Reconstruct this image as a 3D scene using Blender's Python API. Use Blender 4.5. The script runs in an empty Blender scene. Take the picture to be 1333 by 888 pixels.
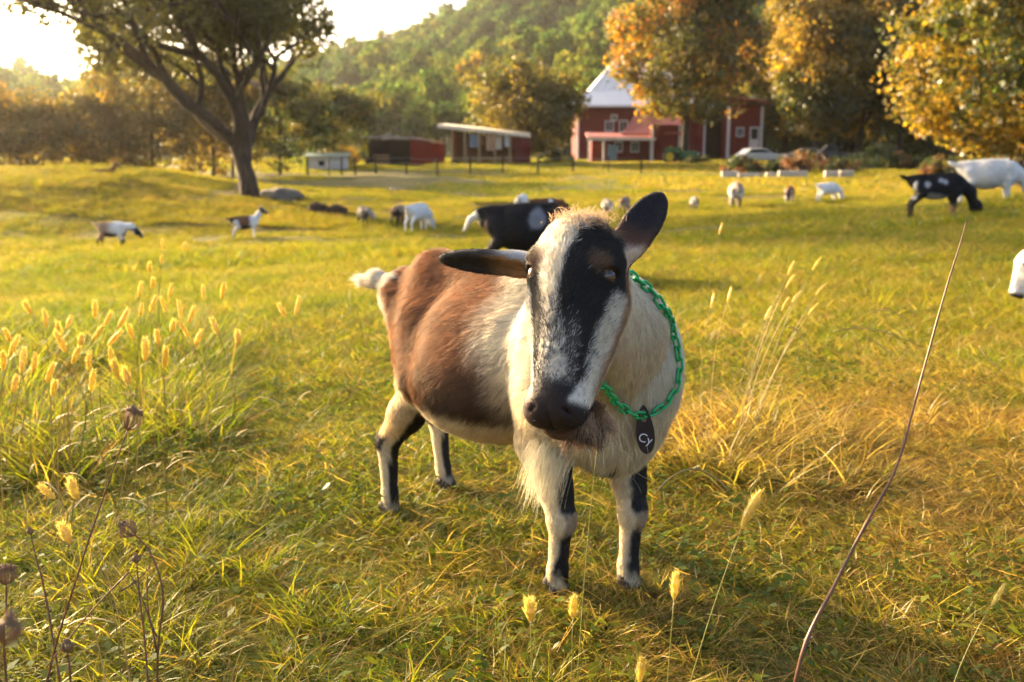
import bpy, math, random
import numpy as np
from mathutils import Vector, Matrix

rng = np.random.default_rng(7)
random.seed(7)
scene = bpy.context.scene
col = scene.collection

# ------------------------------------------------------------------ camera
F = 1296.0                      # focal length in photo pixels (35 mm on a 36 mm sensor)
TH = math.radians(11.1)
CAM_H = 1.0
cam_d = bpy.data.cameras.new('camera')
cam = bpy.data.objects.new('camera', cam_d)
col.objects.link(cam)
cam.location = (0, 0, CAM_H)
cam.rotation_euler = (math.pi / 2 - TH, 0, 0)
cam_d.lens = 35.0
cam_d.sensor_width = 36.0
cam_d.clip_start = 0.05
cam_d.clip_end = 6000
cam_d.dof.use_dof = True
cam_d.dof.focus_distance = 1.80
cam_d.dof.aperture_fstop = 5.0
scene.camera = cam

# ------------------------------------------------------------------ sky, sun, exposure
SUN_AZ = math.radians(-47)    # left of the view axis (+Y), in front of the camera
SUN_EL = math.radians(16.0)
world = bpy.data.worlds.new('World')
scene.world = world
world.use_nodes = True
wt = world.node_tree
bg = wt.nodes['Background']
sky = wt.nodes.new('ShaderNodeTexSky')
sky.sky_type = 'NISHITA'
sky.sun_disc = False
sky.sun_elevation = SUN_EL
sky.sun_rotation = SUN_AZ        # 0 = +Y, positive towards +X
sky.air_density = 0.5
sky.dust_density = 5.0
sky.ozone_density = 0.2
wt.links.new(sky.outputs[0], bg.inputs['Color'])
bg.inputs['Strength'].default_value = 0.15
sun_d = bpy.data.lights.new('sun', 'SUN')
sun_d.energy = 5.0
sun_d.angle = math.radians(1.5)
sun_d.color = (1.0, 0.73, 0.40)
sun = bpy.data.objects.new('sun', sun_d)
col.objects.link(sun)
sdir = Vector((math.sin(SUN_AZ) * math.cos(SUN_EL), math.cos(SUN_AZ) * math.cos(SUN_EL), math.sin(SUN_EL)))
sun.rotation_euler = sdir.to_track_quat('Z', 'Y').to_euler()
sun.location = sdir * 50
vs = scene.view_settings
vs.view_transform = 'Standard'
vs.look = 'None'
vs.exposure = 2.12
vs.gamma = 1.0
vs.use_curve_mapping = False
cy = scene.cycles
cy.use_denoising = True
cy.use_adaptive_sampling = True
cy.adaptive_threshold = 0.03
cy.max_bounces = 5
cy.diffuse_bounces = 2
cy.glossy_bounces = 2
cy.transmission_bounces = 3
cy.transparent_max_bounces = 6
cy.volume_bounces = 0
cy.caustics_reflective = False
cy.caustics_refractive = False
cy.sample_clamp_indirect = 6.0

# ------------------------------------------------------------------ projection helpers
FW = np.array([0, math.cos(TH), -math.sin(TH)])
UP = np.array([0, math.sin(TH), math.cos(TH)])
RT = np.array([1.0, 0, 0])
CAM = np.array([0, 0, CAM_H])

def ray(px, py):
    return RT * (px - 666.5) / F + UP * (444 - py) / F + FW

def P(px, py, zc):
    return CAM + zc * ray(px, py)

# ------------------------------------------------------------------ numpy noise
def _hash(i, j, k, seed):
    h = (i * 374761393 + j * 668265263 + k * 2147483647 + seed * 144665) & 0xFFFFFFFF
    h = ((h ^ (h >> 13)) * 1274126177) & 0xFFFFFFFF
    h = h ^ (h >> 16)
    return (h & 0xFFFF) / 65535.0

def noise3(p, freq, seed=0):
    q = np.asarray(p, float) * freq + 1000.0
    i = np.floor(q).astype(np.int64)
    f = q - i
    u = f * f * (3 - 2 * f)
    out = 0.0
    for a in (0, 1):
        wa = u[..., 0] if a else 1 - u[..., 0]
        for b in (0, 1):
            wb = u[..., 1] if b else 1 - u[..., 1]
            for c in (0, 1):
                wc = u[..., 2] if c else 1 - u[..., 2]
                out = out + wa * wb * wc * _hash(i[..., 0] + a, i[..., 1] + b, i[..., 2] + c, seed)
    return out

def fbm(p, freq, seed=0, octs=3):
    s, a, t = 0.0, 1.0, 0.0
    for o in range(octs):
        s = s + a * noise3(p, freq * 2 ** o, seed + o * 17)
        t += a
        a *= 0.5
    return s / t

def sstep(a, b, x):
    t = np.clip((x - a) / (b - a), 0, 1)
    return t * t * (3 - 2 * t)

def mixc(a, b, t):
    a = np.asarray(a, float); b = np.asarray(b, float)
    return a + (b - a) * np.asarray(t)[..., None]

# ------------------------------------------------------------------ object helpers
def tag(o, label=None, cat=None, group=None, kind=None):
    if label: o['label'] = label
    if cat: o['category'] = cat
    if group: o['group'] = group
    if kind: o['kind'] = kind
    return o

def empty(name, loc=(0, 0, 0), rz=0.0, label=None, cat=None, group=None):
    o = bpy.data.objects.new(name, None)
    o.empty_display_size = 0.1
    o.location = loc
    o.rotation_euler = (0, 0, rz)
    col.objects.link(o)
    return tag(o, label, cat, group)

def link(name, data, mat=None, parent=None):
    o = bpy.data.objects.new(name, data)
    if mat is not None and len(data.materials) == 0:
        data.materials.append(mat)
    col.objects.link(o)
    if parent is not None:
        o.parent = parent
    return o

def mesh_np(name, verts, faces, mat=None, smooth=False, colors=None):
    """verts (n,3); faces (m,k) array with a constant k, or a list of lists"""
    me = bpy.data.meshes.new(name)
    verts = np.ascontiguousarray(verts, np.float32)
    if isinstance(faces, np.ndarray):
        m, k = faces.shape
        me.vertices.add(len(verts))
        me.vertices.foreach_set('co', verts.ravel())
        me.loops.add(m * k)
        me.loops.foreach_set('vertex_index', np.ascontiguousarray(faces, np.int32).ravel())
        me.polygons.add(m)
        me.polygons.foreach_set('loop_start', np.arange(0, m * k, k, dtype=np.int32))
        me.update(calc_edges=True)
    else:
        me.from_pydata(verts.tolist(), [], [list(map(int, f)) for f in faces])
        me.update()
    if colors is not None:
        at = me.attributes.new('Col', 'FLOAT_COLOR', 'POINT')
        c = np.ones((len(verts), 4), np.float32)
        c[:, :3] = colors
        at.data.foreach_set('color', c.ravel())
    if smooth:
        me.polygons.foreach_set('use_smooth', np.ones(len(me.polygons), bool))
    if mat is not None:
        me.materials.append(mat)
    return me

class MB:
    """collects boxes, prisms and tubes into one mesh"""
    def __init__(self):
        self.v = []; self.f = []
    def add(self, v, f):
        b = len(self.v)
        self.v += [tuple(map(float, x)) for x in v]
        self.f += [[b + i for i in q] for q in f]
        return self
    def box(self, lo, hi):
        x0, y0, z0 = lo; x1, y1, z1 = hi
        return self.add([(x0, y0, z0), (x1, y0, z0), (x1, y1, z0), (x0, y1, z0), (x0, y0, z1), (x1, y0, z1), (x1, y1, z1), (x0, y1, z1)],
                        [(0, 3, 2, 1), (4, 5, 6, 7), (0, 1, 5, 4), (1, 2, 6, 5), (2, 3, 7, 6), (3, 0, 4, 7)])
    def bar(self, a, b, w, h=None, up=(0, 0, 1)):
        """square bar between two points"""
        h = h or w
        a = np.array(a, float); b = np.array(b, float)
        d = b - a; d /= np.linalg.norm(d)
        s = np.cross(d, up)
        if np.linalg.norm(s) < 1e-4: s = np.cross(d, (1, 0, 0))
        s /= np.linalg.norm(s)
        u = np.cross(s, d)
        v = []
        for c in (a, b):
            for i, j in ((-1, -1), (1, -1), (1, 1), (-1, 1)):
                v.append(c + s * i * w / 2 + u * j * h / 2)
        return self.add(v, [(0, 1, 2, 3), (7, 6, 5, 4), (0, 4, 5, 1), (1, 5, 6, 2), (2, 6, 7, 3), (3, 7, 4, 0)])
    def tube(self, pts, rad, n=8, cap=True, closed=False):
        v, f = tube_np(np.array(pts, float), rad, n, closed, cap)
        return self.add(v, f)
    def poly(self, outline, y0, y1):
        """outline of (x,z) extruded along y"""
        n = len(outline)
        v = [(x, y0, z) for x, z in outline] + [(x, y1, z) for x, z in outline]
        f = [list(range(n)), list(range(2 * n - 1, n - 1, -1))]
        f += [(i, i + n, (i + 1) % n + n, (i + 1) % n) for i in range(n)]
        return self.add(v, f)
    def build(self, name, mat, parent=None, smooth=False, colors=None):
        me = mesh_np(name, np.array(self.v), self.f, mat, smooth, colors)
        return link(name, me, None, parent)

def tube_np(p, rad, n=8, closed=False, cap=True):
    m = len(p)
    rad = np.broadcast_to(np.asarray(rad, float), (m,))
    t = np.gradient(p, axis=0)
    if closed:
        t = np.roll(p, -1, 0) - np.roll(p, 1, 0)
    t /= np.linalg.norm(t, axis=1)[:, None] + 1e-12
    s = np.zeros_like(p)
    ref = np.array([0, 0, 1.0]) if abs(t[0, 2]) < 0.9 else np.array([1.0, 0, 0])
    cur = np.cross(t[0], ref); cur /= np.linalg.norm(cur)
    for i in range(m):
        cur = cur - t[i] * (cur @ t[i])
        cur /= np.linalg.norm(cur) + 1e-12
        s[i] = cur
    u = np.cross(t, s)
    an = np.arange(n) * 2 * math.pi / n
    ring = p[:, None, :] + rad[:, None, None] * (np.cos(an)[None, :, None] * s[:, None, :] + np.sin(an)[None, :, None] * u[:, None, :])
    v = ring.reshape(-1, 3)
    f = []
    for i in range(m if closed else m - 1):
        j = (i + 1) % m
        for k in range(n):
            l = (k + 1) % n
            f.append((i * n + k, i * n + l, j * n + l, j * n + k))
    if cap and not closed:
        f.append(list(range(n - 1, -1, -1)))
        f.append([(m - 1) * n + k for k in range(n)])
    return v, f

def copy_tree(o, parent=None):
    c = o.copy()
    col.objects.link(c)
    c.parent = parent
    for ch in o.children:
        copy_tree(ch, c)
    return c

# ------------------------------------------------------------------ material helpers
MATS = {}
def new_mat(name):
    m = bpy.data.materials.new(name)
    m.use_nodes = True
    nt = m.node_tree
    nt.nodes.clear()
    out = nt.nodes.new('ShaderNodeOutputMaterial')
    return m, nt, out

def N(nt, typ, **kw):
    n = nt.nodes.new(typ)
    for k, v in kw.items():
        if k.startswith('i_'):
            key = k[2:]
            key = int(key) if key.isdigit() else key.replace('_', ' ')
            n.inputs[key].default_value = v
        else:
            setattr(n, k, v)
    return n

def ramp(nt, stops, fac=None, interp='LINEAR'):
    r = nt.nodes.new('ShaderNodeValToRGB')
    r.color_ramp.interpolation = interp
    e = r.color_ramp.elements
    while len(e) > 1: e.remove(e[0])
    e[0].position = stops[0][0]; e[0].color = (*stops[0][1], 1)
    for p, c in stops[1:]:
        x = e.new(p); x.color = (*c, 1)
    if fac is not None: nt.links.new(fac, r.inputs[0])
    return r

def plain(name, c1, c2=None, scale=6.0, rough=0.7, bump=0.0, metal=0.0, stretch=(1, 1, 1), spec=0.3, coords='Object'):
    """principled material mottled between two colours by noise, with fine relief"""
    if name in MATS: return MATS[name]
    m, nt, out = new_mat(name)
    b = N(nt, 'ShaderNodeBsdfPrincipled')
    b.inputs['Roughness'].default_value = rough
    b.inputs['Metallic'].default_value = metal
    b.inputs['Specular IOR Level'].default_value = spec
    tc = N(nt, 'ShaderNodeTexCoord')
    mp = N(nt, 'ShaderNodeMapping')
    mp.inputs['Scale'].default_value = stretch
    nt.links.new(tc.outputs[coords], mp.inputs[0])
    nz = N(nt, 'ShaderNodeTexNoise')
    nz.inputs['Scale'].default_value = scale
    nz.inputs['Detail'].default_value = 5
    nz.inputs['Roughness'].default_value = 0.65
    nt.links.new(mp.outputs[0], nz.inputs['Vector'])
    c2 = c2 or tuple(x * 0.7 for x in c1)
    r = ramp(nt, [(0.3, c1), (0.7, c2)], nz.outputs['Fac'])
    nt.links.new(r.outputs[0], b.inputs['Base Color'])
    if bump:
        bp = N(nt, 'ShaderNodeBump')
        bp.inputs['Strength'].default_value = bump
        bp.inputs['Distance'].default_value = 0.02
        nt.links.new(nz.outputs['Fac'], bp.inputs['Height'])
        nt.links.new(bp.outputs[0], b.inputs['Normal'])
    nt.links.new(b.outputs[0], out.inputs[0])
    MATS[name] = m
    return m

# ------------------------------------------------------------------ terrain
_py = np.array([-20, 0, 4, 9, 15, 20, 25, 30, 45, 60, 80, 150, 400, 3000.])
_pz = np.array([0, 0, -.03, -.33, -.55, -.9, -1.15, -1.25, -1.15, -.9, -.62, -.55, -.5, -.5])
_ys = np.linspace(-20, 200, 4401)
_zs = np.interp(_ys, _py, _pz)
_k = np.hanning(101); _k /= _k.sum()
_zs = np.convolve(np.pad(_zs, 50, mode='edge'), _k, 'valid')

def ground_z(x, y, detail=True):
    x = np.asarray(x, float); y = np.asarray(y, float)
    z = np.interp(y, _ys, _zs)
    z = z + 0.045 * np.clip(x, -9, 11) * sstep(3, 14, y) * (1 - sstep(28, 60, y))
    z = z + .30 * np.exp(-((x - 9) / 5.5) ** 2 - ((y - 17) / 6.5) ** 2)
    # the bank at the left under the willow
    bx = (x + 17.0) / 11.5; by = (y - 37.0) / 9.0
    z = z + 1.75 * np.exp(-(np.maximum(bx, 0) ** 2 * 1.6 + np.minimum(bx, 0) ** 2 * 0.12 + by ** 2))
    if detail:
        p = np.stack([x, y, np.zeros_like(x)], -1)
        flat = 1 - np.exp(-(((x - 0.0) / 0.9) ** 2 + ((y - 2.35) / 0.9) ** 2)) * 0.92
        z = z + (noise3(p, .75, 5) - .5) * 0.05 * flat + (noise3(p, .22, 9) - .5) * 0.22 * sstep(4, 16, y) + (noise3(p, .5, 12) - .5) * 0.16 * sstep(9, 20, y)
    wt = np.exp(-((x / 1.3) ** 2 + ((y - 2.4) / 1.2) ** 2) ** 2)
    z = z * (1 - wt)
    return z

def ground_hit(px, py, tmax=400.0):
    r = ray(px, py)
    ts = np.concatenate([np.linspace(0.5, 30, 3000), np.linspace(30, tmax, 6000)])
    pts = CAM + ts[:, None] * r
    below = pts[:, 2] < ground_z(pts[:, 0], pts[:, 1])
    i = int(np.argmax(below)) if below.any() else len(ts) - 1
    return pts[i]
# ================================================================== ground and hill
def ground_mat():
    m, nt, out = new_mat('pasture_soil')
    b = N(nt, 'ShaderNodeBsdfPrincipled'); b.inputs['Roughness'].default_value = .95; b.inputs['Specular IOR Level'].default_value = .1
    tc = N(nt, 'ShaderNodeTexCoord')
    def noise(s, d=4):
        n = N(nt, 'ShaderNodeTexNoise'); n.inputs['Scale'].default_value = s; n.inputs['Detail'].default_value = d
        nt.links.new(tc.outputs['Object'], n.inputs['Vector']); return n
    n1, n2, n3 = noise(.35), noise(7., 6), noise(60.)
    r1 = ramp(nt, [(.32, (.065, .085, .016)), (.5, (.13, .125, .028)), (.68, (.17, .125, .045))], n1.outputs['Fac'])
    r2 = ramp(nt, [(.30, (.06, .045, .022)), (.5, (.14, .115, .045)), (.72, (.24, .19, .085))], n2.outputs['Fac'])
    mx = N(nt, 'ShaderNodeMix', data_type='RGBA'); mx.inputs[0].default_value = .5
    nt.links.new(r1.outputs[0], mx.inputs[6]); nt.links.new(r2.outputs[0], mx.inputs[7])
    nt.links.new(mx.outputs[2], b.inputs['Base Color'])
    bp = N(nt, 'ShaderNodeBump'); bp.inputs['Strength'].default_value = .8; bp.inputs['Distance'].default_value = .02
    ad = N(nt, 'ShaderNodeMath', operation='ADD')
    nt.links.new(n2.outputs['Fac'], ad.inputs[0]); nt.links.new(n3.outputs['Fac'], ad.inputs[1])
    nt.links.new(ad.outputs[0], bp.inputs['Height']); nt.links.new(bp.outputs[0], b.inputs['Normal'])
    nt.links.new(b.outputs[0], out.inputs[0])
    return m
M_SOIL = ground_mat()

def grid_faces(a, b):
    i, j = np.meshgrid(np.arange(a - 1), np.arange(b - 1), indexing='ij')
    k = (i * b + j).ravel()
    return np.stack([k, k + b, k + b + 1, k + 1], 1)

def build_ground():
    ys = np.concatenate([np.linspace(-30, -1, 12), np.linspace(-.8, 6, 130), np.linspace(6.1, 30, 150), np.linspace(30.4, 120, 110), np.geomspace(122, 1500, 22)])
    us = np.linspace(-1, 1, 221)
    us = np.sign(us) * np.abs(us) ** 1.5
    wid = 14 + np.clip(ys, 0, None) * 1.35
    wid = np.where(ys > 120, wid * 1.3, wid)
    Y = np.repeat(ys[:, None], len(us), 1)
    X = us[None] * wid[:, None]
    v = np.stack([X, Y, ground_z(X, Y)], -1).reshape(-1, 3)
    # grid runs (y,x): reverse the winding so that normals point up
    f = grid_faces(len(ys), len(us))[:, ::-1]
    return tag(link('ground', mesh_np('ground', v, f, M_SOIL, True)), kind='structure')
build_ground()

def hill_z(x, y):
    x = np.asarray(x, float); y = np.asarray(y, float)
    crest = np.interp(x, [-420, -230, -150, -88, -50, -20, 20, 80, 160, 260, 420], [2, 5, 14, 22, 34, 46, 66, 88, 104, 96, 70])
    t = np.clip((y - 165) / 255, 0, 1.25)
    prof = np.where(t < 1, t ** 1.15, 1 - (t - 1) * .6)
    p = np.stack([x, y, 0 * x], -1)
    return -1.5 + crest * prof + (noise3(p, .02, 31) - .5) * 9 * np.clip(t * 3, 0, 1)
xs = np.linspace(-420, 420, 90); ys = np.linspace(160, 480, 50)
X, Y = np.meshgrid(xs, ys, indexing='ij')
tag(link('hill', mesh_np('hill', np.stack([X, Y, hill_z(X, Y)], -1).reshape(-1, 3), grid_faces(90, 50), plain('forest_floor', (.035, .05, .016), (.07, .075, .025), scale=.2, rough=.95), True)), kind='structure')
# ================================================================== trees
def leaf_mat(name, trans=.5):
    m, nt, out = new_mat(name)
    at = N(nt, 'ShaderNodeAttribute', attribute_name='Col')
    d = N(nt, 'ShaderNodeBsdfDiffuse'); t = N(nt, 'ShaderNodeBsdfTranslucent')
    g = N(nt, 'ShaderNodeBsdfAnisotropic'); g.inputs['Roughness'].default_value = .45
    nt.links.new(at.outputs['Color'], d.inputs[0])
    br = N(nt, 'ShaderNodeVectorMath', operation='MULTIPLY'); br.inputs[1].default_value = (1.25, 1.2, .7)
    nt.links.new(at.outputs['Color'], br.inputs[0]); nt.links.new(br.outputs[0], t.inputs[0])
    a = N(nt, 'ShaderNodeMixShader'); a.inputs[0].default_value = trans
    nt.links.new(d.outputs[0], a.inputs[1]); nt.links.new(t.outputs[0], a.inputs[2])
    b = N(nt, 'ShaderNodeMixShader'); b.inputs[0].default_value = .04
    nt.links.new(a.outputs[0], b.inputs[1]); nt.links.new(g.outputs[0], b.inputs[2])
    nt.links.new(b.outputs[0], out.inputs[0])
    return m
M_LEAF = leaf_mat('leaf', .58)
M_BARK = plain('bark', (.075, .055, .038), (.035, .026, .019), scale=9, rough=.95, bump=.8, stretch=(1, 1, .25))

def grow(g, h, spread, trunk_r, fork_h, levels=4, up=.55, splits=(3, 5), gnarl=.12, boost=1.):
    """returns list of branches (pts, radii) and list of tips"""
    branches, tips = [], []
    def limb(p, d, ln, r, lev):
        k = 6
        pts = [p.copy()]; q = p.copy(); dd = d.copy()
        for i in range(k):
            dd = dd + g.normal(0, gnarl * (.35 if lev == 1 else 1), 3); dd[2] += .05 * up
            dd /= np.linalg.norm(dd)
            q = q + dd * ln / k
            pts.append(q.copy())
        rr = np.linspace(r, r * .55, k + 1)
        branches.append((np.array(pts), rr))
        if lev >= levels:
            tips.append(q); tips.append(pts[3]); return
        n = g.integers(*splits) + (2 if (boost > 1 and lev == 1) else 0)
        a0 = g.random() * 6.28
        for j in range(n):
            a = a0 + j * 6.28 / n + g.normal(0, .3)
            side = np.array([math.cos(a), math.sin(a), 0])
            nd = dd * (.65 + .3 * g.random()) + side * spread * (.7 + .6 * g.random()) + np.array([0, 0, up * g.uniform(-.1, .5)])
            nd /= np.linalg.norm(nd)
            at = pts[-1] if j < 2 else pts[g.integers(3, k)]
            limb(np.array(at), nd, ln * g.uniform(.62, .85) * (boost if lev == 1 else 1), r * .58, lev + 1)
        if lev >= levels - 1: tips.append(q)
    limb(np.zeros(3), np.array([g.normal(0, .03), g.normal(0, .03), 1.0]), fork_h, trunk_r, 1)
    return branches, tips

def leaves_at(g, centers, clump_r, n_per, size, palette, pal_fn=None, flat=.75, droop=0.0, aspect=1.0):
    """many leaf-sized quads on the shells of clumps. palette: list of rgb"""
    centers = np.asarray(centers)
    m = len(centers)
    n = m * n_per
    ci = np.repeat(np.arange(m), n_per)
    d = g.normal(0, 1, (n, 3)); d /= np.linalg.norm(d, axis=1)[:, None]
    cr = clump_r * g.uniform(.55, 1.35, m)
    r = cr[ci] * g.random(n) ** .45
    p = centers[ci] + d * r[:, None] * np.array([1, 1, flat])
    if droop: p[:, 2] -= droop * g.random(n) ** 2
    nn = d * .7 + g.normal(0, .6, (n, 3)); nn[:, 2] += .35
    nn /= np.linalg.norm(nn, axis=1)[:, None]
    t = np.cross(nn, g.normal(0, 1, (n, 3))); t /= np.linalg.norm(t, axis=1)[:, None] + 1e-9
    b = np.cross(nn, t)
    s = size * g.uniform(.55, 1.3, n)
    t = t * s[:, None] * aspect; b = b * s[:, None] / aspect
    bend = nn * s[:, None] * .25
    v = np.stack([p - t * .5, p - b * .42 - bend, p + t * .6, p + b * .42 - bend], 1).reshape(-1, 3)
    f = np.arange(n * 4).reshape(-1, 4)
    pal = np.asarray(palette)
    if pal_fn is None:
        pk = g.integers(0, len(pal), m)
        c = pal[pk][ci]
    else:
        c = pal_fn(p, centers[ci], g)
    c = c * g.uniform(.65, 1.3, (n, 1)) * np.array([1, 1, 1.0])
    c = np.repeat(np.clip(c, .002, .7), 4, 0)
    return v, f, c

def tubes_mesh(branches, min_r=.012, n=7):
    V, Fq = [], []; b = 0
    for pts, rr in branches:
        if rr[0] < min_r: continue
        v, f = tube_np(pts, rr, n if rr[0] > .05 else 5, cap=False)
        V.append(v); Fq.append(np.array(f) + b); b += len(v)
    return np.vstack(V), np.vstack(Fq)

def scale_tree(branches, tips, W, H):
    allp = np.vstack([b[0] for b in branches])
    top = allp[:, 2].max(); wid = np.percentile(np.hypot(allp[:, 0], allp[:, 1]), 96)
    sc = np.array([W / wid, W / wid, H / top])
    return [(p * sc, r) for p, r in branches], [t * sc for t in tips]

def tree(name, px, base_py, D, W, H, seed, palette, label, group, trunk_r=.25, fork=.3, leaf=.3, n_per=60, clump=None, levels=4,
         spread=.75, up=.5, pal_fn=None, skirt=None, splits=(3, 5), droop=0., sink=.15, aspect=1.0, extra=0, xy=None, cat='tree', gnarl=.12, flat=.75, trim=None, ec=.6, eh=.42, shear=0., boost=1.):
    """W = crown radius, H = height (metres)"""
    g = np.random.default_rng(seed)
    x = (px - 666.5) / F * (D * math.cos(TH)) ; y = D
    if xy is not None: x, y = xy
    z = float(ground_z(x, y))
    br, tips = grow(g, 1, spread, trunk_r, fork * 3, levels, up, splits, gnarl, boost)
    clump = clump or W * .24
    br, tips = scale_tree(br, tips, max(W - clump * .7, W * .5), H - clump * .6)
    tips = np.array(tips)
    if shear:
        br = [(p + np.outer(p[:, 2] ** 2, (shear, 0, 0)), r_) for p, r_ in br]; tips = tips + np.outer(tips[:, 2] ** 2, (shear, 0, 0))
    if extra:
        a = g.normal(0, 1, (extra, 3)); a /= np.linalg.norm(a, axis=1)[:, None]
        c0 = np.array([0, 0, H * ec]); a = a * np.array([W, W, H * eh]) * (g.random((extra, 1)) ** .35) * .9
        tips = np.vstack([tips, c0 + a])
    if skirt is not None:
        tips = tips[tips[:, 2] > skirt]
    if trim is not None:
        tips = tips[trim(tips)]
        br = [b_ for b_ in br if trim(b_[0]).all()]
    root = empty(name, (x, y, z - sink), 0, label, cat, group)
    v, f = tubes_mesh(br)
    link('trunk', mesh_np('trunk', v, f, M_BARK, True), None, root)
    v, f, c = leaves_at(g, tips, clump, n_per, leaf, palette, pal_fn, flat=flat, droop=droop, aspect=aspect)
    link('crown', mesh_np('crown', v, f, M_LEAF, False, c), None, root)
    return root

GREEN = [(.055, .085, .020), (.070, .100, .022), (.045, .070, .018), (.085, .105, .024)]
OLIVE = [(.14, .13, .022), (.115, .115, .020), (.18, .145, .022), (.085, .10, .02)]
GOLD = [(.36, .225, .018), (.30, .20, .020), (.40, .22, .016), (.19, .16, .022), (.25, .19, .02)]
ORNG = [(.46, .17, .02), (.42, .15, .018), (.36, .20, .02)]

def pal_maple(p, c, g):
    """olive green with the outer, upper and left side turning orange"""
    n = fbm(c, .35, 41)
    t = sstep(.50, .64, n + .012 * (p[:, 2] - 8) - .016 * p[:, 0])
    a = np.array(OLIVE)[g.integers(0, 4, len(p))]
    b = np.array(ORNG + GOLD[:2])[g.integers(0, 5, len(p))]
    return a + (b - a) * (t * (g.random(len(p)) < .75))[:, None]
def pal_gold(p, c, g):
    n = fbm(c, .4, 43)
    t = sstep(.36, .56, n + .02 * (p[:, 2] - 7))
    a = np.array(GREEN + OLIVE)[g.integers(0, 8, len(p))]
    b = np.array(GOLD)[g.integers(0, 5, len(p))]
    return a + (b - a) * t[:, None]

HG = 'trees along the hedgerow'
# the willow on the bank
wl = ground_hit(326, 256)
print('willow at', wl)
tree('willow_tree', 0, 0, 0, 7.6, 12.0, 115, [(.115, .115, .024), (.13, .12, .026), (.09, .095, .022)], 'big dark willow with spreading limbs and a thick trunk on the grassy bank', None,
     trunk_r=.40, fork=.55, leaf=.15, n_per=85, clump=.72, levels=5, spread=.62, up=.75, splits=(3, 5), xy=(wl[0], wl[1]), skirt=3.9, trim=lambda t: t[:, 0] < 2.9, aspect=1.35, gnarl=.17, sink=.2, droop=1.0, shear=-.036, boost=2.1)
hz = [(-75, 52, 4.2, 7.4, 'bushy hedgerow tree at the far end of the sunlit hedge'), (25, 56, 3.4, 5.2, 'rounded hedgerow tree below the bright gap of sky'),
      (118, 60, 3.4, 5.4, 'hedgerow tree beside the bright gap, next to the willow limbs'), (195, 60, 4.0, 8.2, 'hazy tree behind the spreading left limbs of the willow'), (275, 62, 3.6, 7.6, 'hazy tree directly behind the willow trunk'),
      (362, 66, 3.8, 7.8, 'grey green tree just past the willow trunk'), (432, 76, 4.0, 6.6, 'leafy tree standing over the small white coop')]
for i, (px, D, W, H, lab) in enumerate(hz):
    tree('hedgerow_tree', px, 0, D, W, H, 200 + i, [(.20, .145, .025), (.17, .13, .025), (.13, .115, .022), (.24, .155, .025)] if i < 5 else OLIVE + GREEN[:2], lab, HG,
         trunk_r=.14, fork=.22, leaf=.22, n_per=60, levels=4, spread=.95, up=.3, extra=100, clump=.8, ec=.46, eh=.52)
tree('round_tree', 688, 0, 86, 5.3, 9.0, 301, OLIVE, 'broad yellow green tree between the open shed and the white roofed barn', None,
     trunk_r=.28, fork=.22, leaf=.30, n_per=70, levels=4, spread=.9, up=.45, extra=160, clump=1.3, ec=.52, eh=.44, pal_fn=lambda p, c, g: mixc(np.array(OLIVE)[g.integers(0, 4, len(p))], (.22, .155, .02), sstep(.45, .7, fbm(c, .4, 47)) * .8))
tree('maple_tree', 893, 0, 88, 7.0, 18.5, 302, OLIVE, 'tall maple with an orange patch standing in front of the red barn', None,
     trunk_r=.42, fork=.42, leaf=.36, n_per=95, levels=4, spread=.75, up=.6, extra=200, clump=1.6, ec=.57, eh=.42, pal_fn=pal_maple, skirt=3.4)
rg = [(1022, 112, 5.2, 18.5, 'golden tree next to the tall maple, right of the red barn'), (1062, 104, 5.0, 18.5, 'orange gold tree behind the parked vehicles'), (1118, 108, 4.8, 18.0, 'green and gold tree behind the round garden bush'),
      (1172, 106, 5.0, 19.0, 'dark green tree beside the large golden tree')]
for i, (px, D, W, H, lab) in enumerate(rg):
    tree('autumn_tree', px, 0, D, W, H, 310 + i, GOLD, lab, 'trees behind the garden', trunk_r=.34, fork=.5, leaf=.40, n_per=90, levels=4, spread=.7, up=.6, extra=170, clump=1.5, ec=.55, eh=.45, pal_fn=pal_gold if i != 3 else None, skirt=2.6) if i != 3 else \
    tree('autumn_tree', px, 0, D, W, H, 310 + i, OLIVE + GREEN, lab, 'trees behind the garden', trunk_r=.34, fork=.5, leaf=.40, n_per=90, levels=4, spread=.7, up=.6, extra=170, clump=1.5, ec=.55, eh=.45, skirt=3.5)
tree('golden_tree', 1335, 0, 46, 6.9, 14.0, 330, GOLD, 'large golden tree with low branches over the white goat', None, trunk_r=.35, fork=.3, leaf=.23, n_per=95, levels=4, spread=.85, up=.45, extra=420, clump=1.05, ec=.50, eh=.47, pal_fn=pal_gold)
# dark back row that closes the gaps under the crowns
for i, (px, D, W, H, lab) in enumerate([(960, 135, 7, 15, 'dark tree behind the right wing of the red barn'), (1040, 135, 7, 15, 'shaded tree behind the orange gold tree'), (1110, 130, 7, 15, 'shaded tree behind the green and gold tree'), (1200, 120, 7, 15, 'shaded tree behind the large golden tree'), (1330, 100, 7, 16, 'shaded tree beyond the large golden tree'), (1440, 70, 6, 14, 'green tree on the far side of the large golden tree')]):
    tree('background_tree', px, 0, D, W, H, 340 + i, GREEN, lab, 'trees behind the garden', trunk_r=.3, fork=.25, leaf=.5, n_per=55, levels=4, spread=.9, up=.45, extra=180, clump=1.8, ec=.45, eh=.47)

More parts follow.
